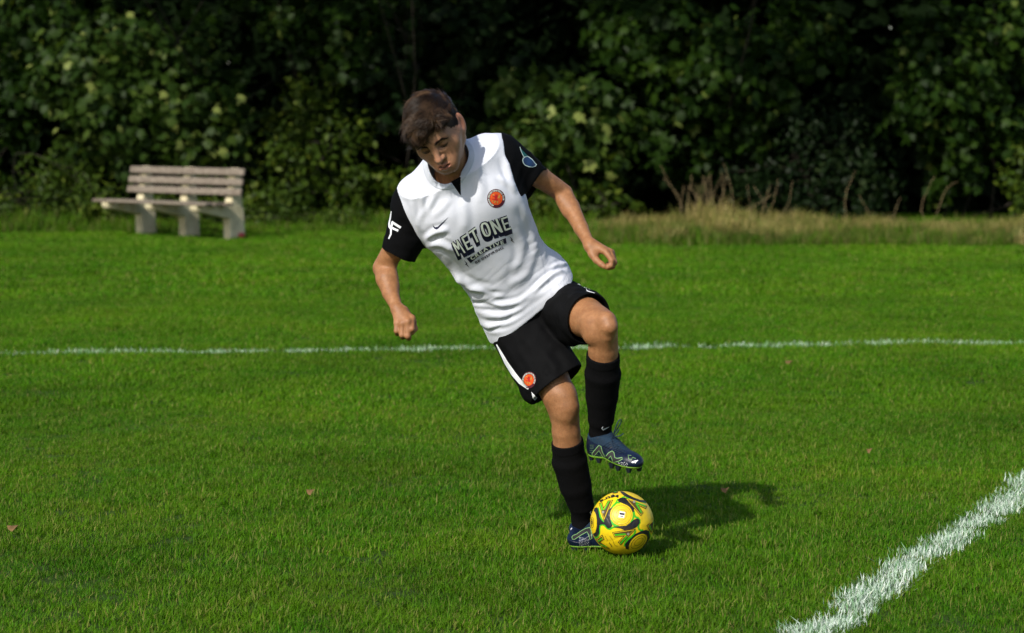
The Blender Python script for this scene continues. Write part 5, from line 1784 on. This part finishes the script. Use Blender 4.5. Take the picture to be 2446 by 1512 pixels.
B_bL = bvh_of(V_bL, F_bL); B_bR = bvh_of(V_bR, F_bR)
def b1(x, y): return ((2220 + x / 5.815) * 0.6259, (1580 + y / 5.815) * 0.6259)
def b2(x, y): return ((2040 + x / 6.3) * 0.6259, (1880 + y / 6.3) * 0.6259)
pan = [(228, 875), (380, 695), (430, 715), (460, 830), (520, 950), (470, 950), (385, 810), (275, 930), (240, 915)]
put('boot_panel', [pan], M_STRAP, bootL, B_bL, 0.0010, 2.0, b1)
put('boot_line', stroke(pan + pan[:1], 12), M_LIMEL, bootL, B_bL, 0.0016, 2.0, b1)
zig = [(540, 935), (600, 860), (680, 820), (720, 860), (740, 970), (790, 985), (900, 965), (905, 1000), (830, 1045), (700, 1075), (670, 990), (650, 930), (585, 1005)]
put('boot_panel', [zig], M_STRAP, bootL, B_bL, 0.0010, 2.0, b1)
put('boot_line', stroke(zig, 13), M_LIMEL, bootL, B_bL, 0.0016, 2.0, b1)
put('boot_line', stroke([(1100, 925), (1030, 915), (1045, 1000), (1110, 1012), (1125, 960), (1200, 990)], 10), M_LIMEL, bootL, B_bL, 0.0014, 2.0, b1)
put('boot_mark', [[(1100, 1080), (1120, 1055), (1170, 1035), (1245, 1020), (1252, 1035), (1210, 1065), (1195, 1098), (1180, 1095), (1170, 1070), (1140, 1090)]], M_WHITE_P, bootL, B_bL, 0.0014, 2.0, b1)
rd = np.random.default_rng(3)
dots = [disc((790 + 42 * i + 14 * (j % 2) + rd.normal(0, 5), 1065 + 32 * j + 4 * i + rd.normal(0, 5)), 9, 9, 6) for i in range(6) for j in range(5) if (i + j) > 0 and not (i > 4 and j > 3)]
put('boot_dots', dots, M_WHITE_P, bootL, B_bL, 0.0012, 2.0, b1)['kind'] = 'stuff'
dots = [disc((190 + 22 * i, 690 + 40 * j), 5, 5, 5) for i in range(4) for j in range(5)] + [disc((330 + 30 * i, 900 + 34 * j + 6 * i), 5, 5, 5) for i in range(6) for j in range(3)]
put('boot_dots', dots, M_LIMEL, bootL, B_bL, 0.0012, 2.0, b1)['kind'] = 'stuff'
pan = [(895, 1075), (925, 1035), (1010, 1000), (1120, 925), (1230, 865), (1330, 840), (1360, 900), (1380, 1100), (1330, 1130), (1300, 1010), (1265, 945), (1130, 1020), (960, 1130), (910, 1125)]
put('boot_panel', [pan], M_STRAP, bootR, B_bR, 0.0010, 2.0, b2)
put('boot_line', stroke(pan + pan[:1], 13), M_LIMEL, bootR, B_bR, 0.0016, 2.0, b2)
dots = [disc((1080 + 36 * i + 8 * (j % 2), 1080 + 36 * j + 7 * i), 7, 7, 6) for i in range(7) for j in range(6)]
put('boot_dots', dots, M_WHITE_P, bootR, B_bR, 0.0012, 2.0, b2)['kind'] = 'stuff'
put('boot_mark', [[(862, 900), (885, 850), (908, 855), (880, 895)]], M_WHITE_P, bootR, B_bR, 0.0012, 2.0, b2)

# laces of the lifted boot: bow and ends
def bl(x, y, Y): return P(*b1(x, y), Y)
k0 = caster(B_bL, 0.004)(*b1(690, 525))
yk = float(k0[1]) if k0 is not None else 8.27
tube_obj('lace', smooth_path([bl(685, 525, yk), bl(715, 420, yk - 0.01), bl(770, 250, yk - 0.02), bl(820, 150, yk - 0.02), bl(862, 128, yk - 0.02), bl(875, 170, yk - 0.015), bl(820, 290, yk - 0.01), bl(740, 400, yk), bl(690, 500, yk)], 34), 0.0021, M_LACE, bootL, 5)
tube_obj('lace', smooth_path([bl(690, 520, yk), bl(740, 470, yk - 0.008), bl(790, 400, yk - 0.01), bl(828, 342, yk - 0.01)], 12), 0.0020, M_LACE, bootL, 5)
tube_obj('lace', smooth_path([bl(695, 530, yk), bl(780, 500, yk - 0.01), bl(860, 480, yk - 0.015), bl(928, 430, yk - 0.02)], 12), 0.0020, M_LACE, bootL, 5)
cl = caster(B_bL, 0.0022)
pts = [cl(*b1(*q)) for q in ((650, 545), (670, 620), (690, 700), (720, 765), (770, 775), (785, 735), (740, 660), (690, 580), (675, 545))]
pts = [p for p in pts if p is not None]
if len(pts) > 4: tube_obj('lace', smooth_path(pts, 26), 0.0018, M_LACE, bootL, 5)
for i in range(8):
    y = 0.085 + i * 0.0125
    a = [c for c in (caster(B_bL, 0.0018)(*b1(480 + 62 * i - 14 * i, 720 + 24 * i)), caster(B_bL, 0.0018)(*b1(600 + 52 * i - 8 * i, 640 + 30 * i)), caster(B_bL, 0.0018)(*b1(700 + 45 * i - 4 * i, 610 + 38 * i))) if c is not None]
    if len(a) == 3: tube_obj('lace', smooth_path(a, 8), 0.0014, M_LACE, bootL, 5)
# ================================================================ the ball
BR = 0.110
ballC = P(1486, 1258, 8.30)
ballC[2] = max(ballC[2], BR + 0.012)
ball = empty('football', (ballC[0], ballC[1], ballC[2] - BR))
tag(ball, 'yellow football with black swirls and green chevrons lying on the grass', 'football')
bn = unit(CO - ballC); bu = unit(CU - bn * (CU @ bn)); br = np.cross(bu, bn)

def ball_mat(name, col, dirt=0.5):
    m, nt, b = new_mat(name)
    d = ramp(nt, noise(nt, 30, 8, 0.72), [(0.50, (0, 0, 0)), (0.78, (dirt, dirt, dirt))])
    c = mixc(nt, d, col, (0.20, 0.11, 0.02))
    nt.links.new(c, b.inputs['Base Color'])
    b.inputs['Roughness'].default_value = 0.42
    b.inputs['Specular IOR Level'].default_value = 0.4
    bump(nt, b, noise(nt, 500, 3), 0.2, 0.0006)
    return m
MB_Y = ball_mat('ball_yellow', (0.74, 0.53, 0.008), 0.5)
MB_Y2 = ball_mat('ball_yellow_panel', (0.70, 0.49, 0.008), 0.6)
MB_K = ball_mat('ball_black', (0.010, 0.011, 0.014), 0.25)
MB_G = ball_mat('ball_green', (0.045, 0.40, 0.012), 0.4)
MB_O = plain('ball_brown_line', (0.075, 0.045, 0.008), 0.6)
MB_D = plain('ball_grey_dot', (0.25, 0.24, 0.20), 0.6)
MB_W = plain('sticker_white', (0.72, 0.70, 0.62), 0.5)
# cover: a sphere of pressed panels, seams as shallow grooves
def ico_sphere(n=6):
    bm = bmesh.new(); bmesh.ops.create_icosphere(bm, subdivisions=n, radius=1.0)
    V = np.array([v.co[:] for v in bm.verts]); F = np.array([[v.index for v in f.verts] for f in bm.faces]); bm.free()
    return V, F
Vi, Fi = ico_sphere(6)
def g8(x, y):
    a, b = (x - 882) / 622, (795 - y) / 622
    r = math.hypot(a, b)
    if r > 0.992: a, b = a / r * 0.992, b / r * 0.992
    return a * br + b * bu + math.sqrt(max(1 - a * a - b * b, 0)) * bn
def spin(d):            # the same pattern on the far side of the ball
    return -(d @ br) * br + (d @ bu) * bu - (d @ bn) * bn
grooves = [[(868 + 222 * math.cos(a), 640 + 215 * math.sin(a)) for a in np.linspace(0, 6.283, 40)],
           [(868 + 165 * math.cos(a), 640 + 160 * math.sin(a)) for a in np.linspace(0, 6.283, 40)],
           [(1220, 830), (1300, 740), (1390, 650), (1430, 540), (1410, 470)], [(1390, 650), (1450, 740), (1495, 800)],
           [(540, 1165), (640, 1160), (760, 1110), (830, 1090)], [(700, 480), (740, 430), (790, 340)],
           [(600, 690), (640, 780), (690, 860)], [(1000, 400), (1060, 500), (1110, 570)], [(1040, 860), (1080, 800), (1110, 740)],
           [(868 - 165, 700), (868 - 215, 730)], [(868 + 60, 490), (868 + 85, 440)], [(868 + 140, 740), (868 + 190, 770)]]
depth = np.zeros(len(Vi))
front = Vi @ bn
for gl in grooves:
    q = np.array([g8(*p) for p in smooth_path(gl, 40)])
    for X in (q, np.array([spin(d) for d in q])):
        d2 = np.full(len(Vi), 9.0)
        for c in X:
            np.minimum(d2, ((Vi - c) ** 2).sum(1), out=d2)
        depth = np.maximum(depth, np.exp(-d2 / 0.013 ** 2))
Vball = ballC + Vi * (BR - 0.0012 * depth)[:, None]
cover = mesh_np('cover', Vball, Fi, MB_Y, True, ball)
B_ball = BVHTree.FromPolygons([tuple(v) for v in Vball], [tuple(f) for f in Fi])
def ball_put(name, polys, mat, off, st=26):
    for back in (False, True):
        def place(x, y):
            d = g8(x, y)
            if back: d = spin(d)
            hit = B_ball.ray_cast(Vector(ballC + d * 0.2), Vector(-d))
            base = np.array(hit[0]) if hit[0] is not None else ballC + d * BR
            return base + d * off
        lay(name, poly_bm(polys), place, mat, cover, st)
black = [[(795, 345), (850, 310), (940, 308), (1000, 345), (1060, 410), (1110, 490), (1112, 580), (1085, 590), (1045, 515), (975, 455), (880, 412), (810, 388)],
    [(840, 180), (905, 190), (1000, 250), (1100, 300), (1230, 348), (1335, 358), (1350, 402), (1240, 392), (1100, 352), (1000, 312), (920, 272), (860, 215)],
    [(345, 512), (392, 495), (418, 530), (432, 610), (448, 690), (490, 750), (530, 788), (565, 700), (600, 600), (650, 515), (705, 482), (660, 560), (645, 650), (665, 760), (692, 852), (655, 897), (610, 906), (575, 872), (545, 832), (500, 826), (450, 838), (440, 900), (440, 1000), (400, 1062), (340, 1062), (312, 1010), (370, 980), (395, 860), (395, 740), (370, 620), (330, 570)],
    [(690, 868), (850, 858), (960, 850), (1040, 790), (1110, 730), (1170, 705), (1217, 730), (1222, 790), (1190, 842), (1150, 882), (1110, 902), (1050, 917), (930, 938), (850, 902), (760, 886)],
    [(1130, 1010), (1250, 950), (1340, 928), (1402, 950), (1412, 1010), (1422, 1080), (1382, 1150), (1330, 1222), (1280, 1272), (1330, 1150), (1370, 1080), (1350, 1020), (1250, 1022), (1130, 1082), (1050, 1152), (1010, 1232), (1010, 1312), (950, 1292), (938, 1200), (1000, 1130), (1080, 1060)]]
green = [([(870, 305), (930, 285), (948, 250), (925, 215)], 26), ([(800, 330), (772, 385), (745, 425), (700, 470)], 30), ([(840, 402), (770, 412), (705, 475), (670, 520)], 34),
    ([(405, 500), (432, 600), (465, 700), (525, 790)], 44), ([(445, 900), (455, 850), (495, 832), (545, 848), (580, 888), (640, 922), (705, 880), (760, 880)], 34),
    ([(1085, 560), (1112, 625), (1140, 680), (1195, 700), (1225, 760), (1200, 830), (1195, 890), (1235, 940), (1290, 930)], 36), ([(655, 740), (690, 800), (740, 842), (820, 862)], 46),
    ([(1140, 935), (1120, 1000), (1060, 1062), (990, 1112), (940, 1190), (928, 1250)], 36), ([(445, 870), (438, 1000), (400, 1070), (345, 1085)], 34), ([(950, 308), (1080, 322), (1200, 370), (1345, 405)], 26),
    ([(1400, 945), (1422, 1040), (1440, 1130)], 26), ([(1100, 560), (1110, 640), (1080, 720), (1040, 780)], 46)]
GS = [stroke(smooth_path(p, 12), wd) for p, wd in green]
for g_ in GS: ball_put('green_swirl', g_, MB_G, 0.0004)
for b_ in black: ball_put('black_swirl', [b_], MB_K, 0.0009)
circ = [disc((868, 640), 218, 212, 44), disc((330, 785), 64, 215, 36), disc((1190, 1163), 205, 118, 36, math.radians(-40))]
for c in circ: ball_put('round_panel', [c], MB_Y2, 0.0013)
def ring_strips(c, rx, ry, wd, rot=0.0, n=36):
    return stroke(disc(c, rx, ry, n, rot) + disc(c, rx, ry, n, rot)[:1], wd)
ball_put('panel_ring', ring_strips((868, 640), 188, 184, 5) + ring_strips((868, 640), 104, 100, 5), MB_O, 0.0016)
ball_put('panel_ring', ring_strips((308, 790), 26, 100, 6) + ring_strips((300, 790), 16, 60, 6) + ring_strips((298, 790), 8, 28, 8) , MB_K, 0.0017)
ball_put('panel_ring', ring_strips((1190, 1163), 165, 88, 7, math.radians(-40)) + ring_strips((1200, 1155), 100, 50, 6, math.radians(-40)), MB_O, 0.0016)
def chevron(out, arms, dot=None, ins=True):
    ball_put('chevron', [out], MB_O, 0.0012)
    ball_put('chevron', [inset(out, 13)], MB_Y, 0.0016)
    ball_put('chevron', [inset(out, 22)], MB_O, 0.0020)
    ball_put('chevron_arm', arms, MB_G, 0.0025)
    if dot: ball_put('chevron_dot', [disc(dot, 24, 24, 14)], MB_D, 0.0026)
chevron([(430, 420), (497, 393), (527, 500), (610, 363), (707, 350), (535, 778)], [[(458, 428), (484, 418), (526, 550), (490, 562)], [(530, 552), (615, 385), (650, 377), (557, 547)]], (522, 592))
chevron([(933, 314), (1362, 465), (1340, 527), (1208, 470), (1292, 600), (1240, 667)], [[(1150, 395), (1337, 465), (1322, 490), (1145, 418)], [(1133, 430), (1170, 425), (1264, 592), (1240, 610)]], (1110, 392))
chevron([(688, 973), (1152, 903), (850, 1222), (798, 1165), (912, 1050), (735, 1072)], [[(738, 1008), (945, 993), (962, 1020), (748, 1042)], [(965, 1040), (990, 1055), (860, 1195), (835, 1182)]], (997, 1005))
chevron([(366, 1115), (500, 1022), (542, 1112), (452, 1165), (655, 1292), (560, 1285), (400, 1152)], [[(418, 1138), (500, 1078), (512, 1102), (430, 1162)], [(440, 1190), (590, 1240), (602, 1264), (470, 1218)]])
chevron([(1348, 845), (1410, 798), (1458, 880), (1476, 690), (1496, 770), (1446, 992)], [[(1392, 850), (1410, 832), (1455, 930), (1440, 950)], [(1468, 870), (1480, 740), (1490, 780), (1470, 900)]])
chevron([(694, 208), (802, 180), (797, 216), (702, 228)], [[(735, 200), (775, 190), (770, 210), (735, 214)]])
ball_put('ball_lettering', text_on_path('Mitre', [(815, 262), (720, 255), (620, 285), (530, 325), (440, 372)], 52, 0.03, 0.03, 1.0, True, 1), MB_K, 0.0014, 20)
ball_put('sticker', [[(837, 570), (943, 590), (920, 706), (809, 690)]], MB_W, 0.0020)
ball_put('sticker_print', [[(835, 597), (930, 615), (922, 652), (829, 636)]], M_NAVY, 0.0024)
ball_put('sticker_print', text_on_path('FIFA', [(898, 664), (840, 656)], 22, 0.05, 0.04), M_NAVY, 0.0024, 30)
ball_put('pen_mark', stroke(smooth_path([(640, 1045), (680, 1100), (720, 1170), (740, 1225), (790, 1240)], 12), 6) + stroke([(555, 1050), (575, 1080), (565, 1095)], 7) + stroke([(580, 1095), (605, 1125), (590, 1130)], 7) +
    text_on_path('HAM', [(620, 1180), (650, 1215), (675, 1260)], 24, 0.08, 0.01), MB_O, 0.0014)
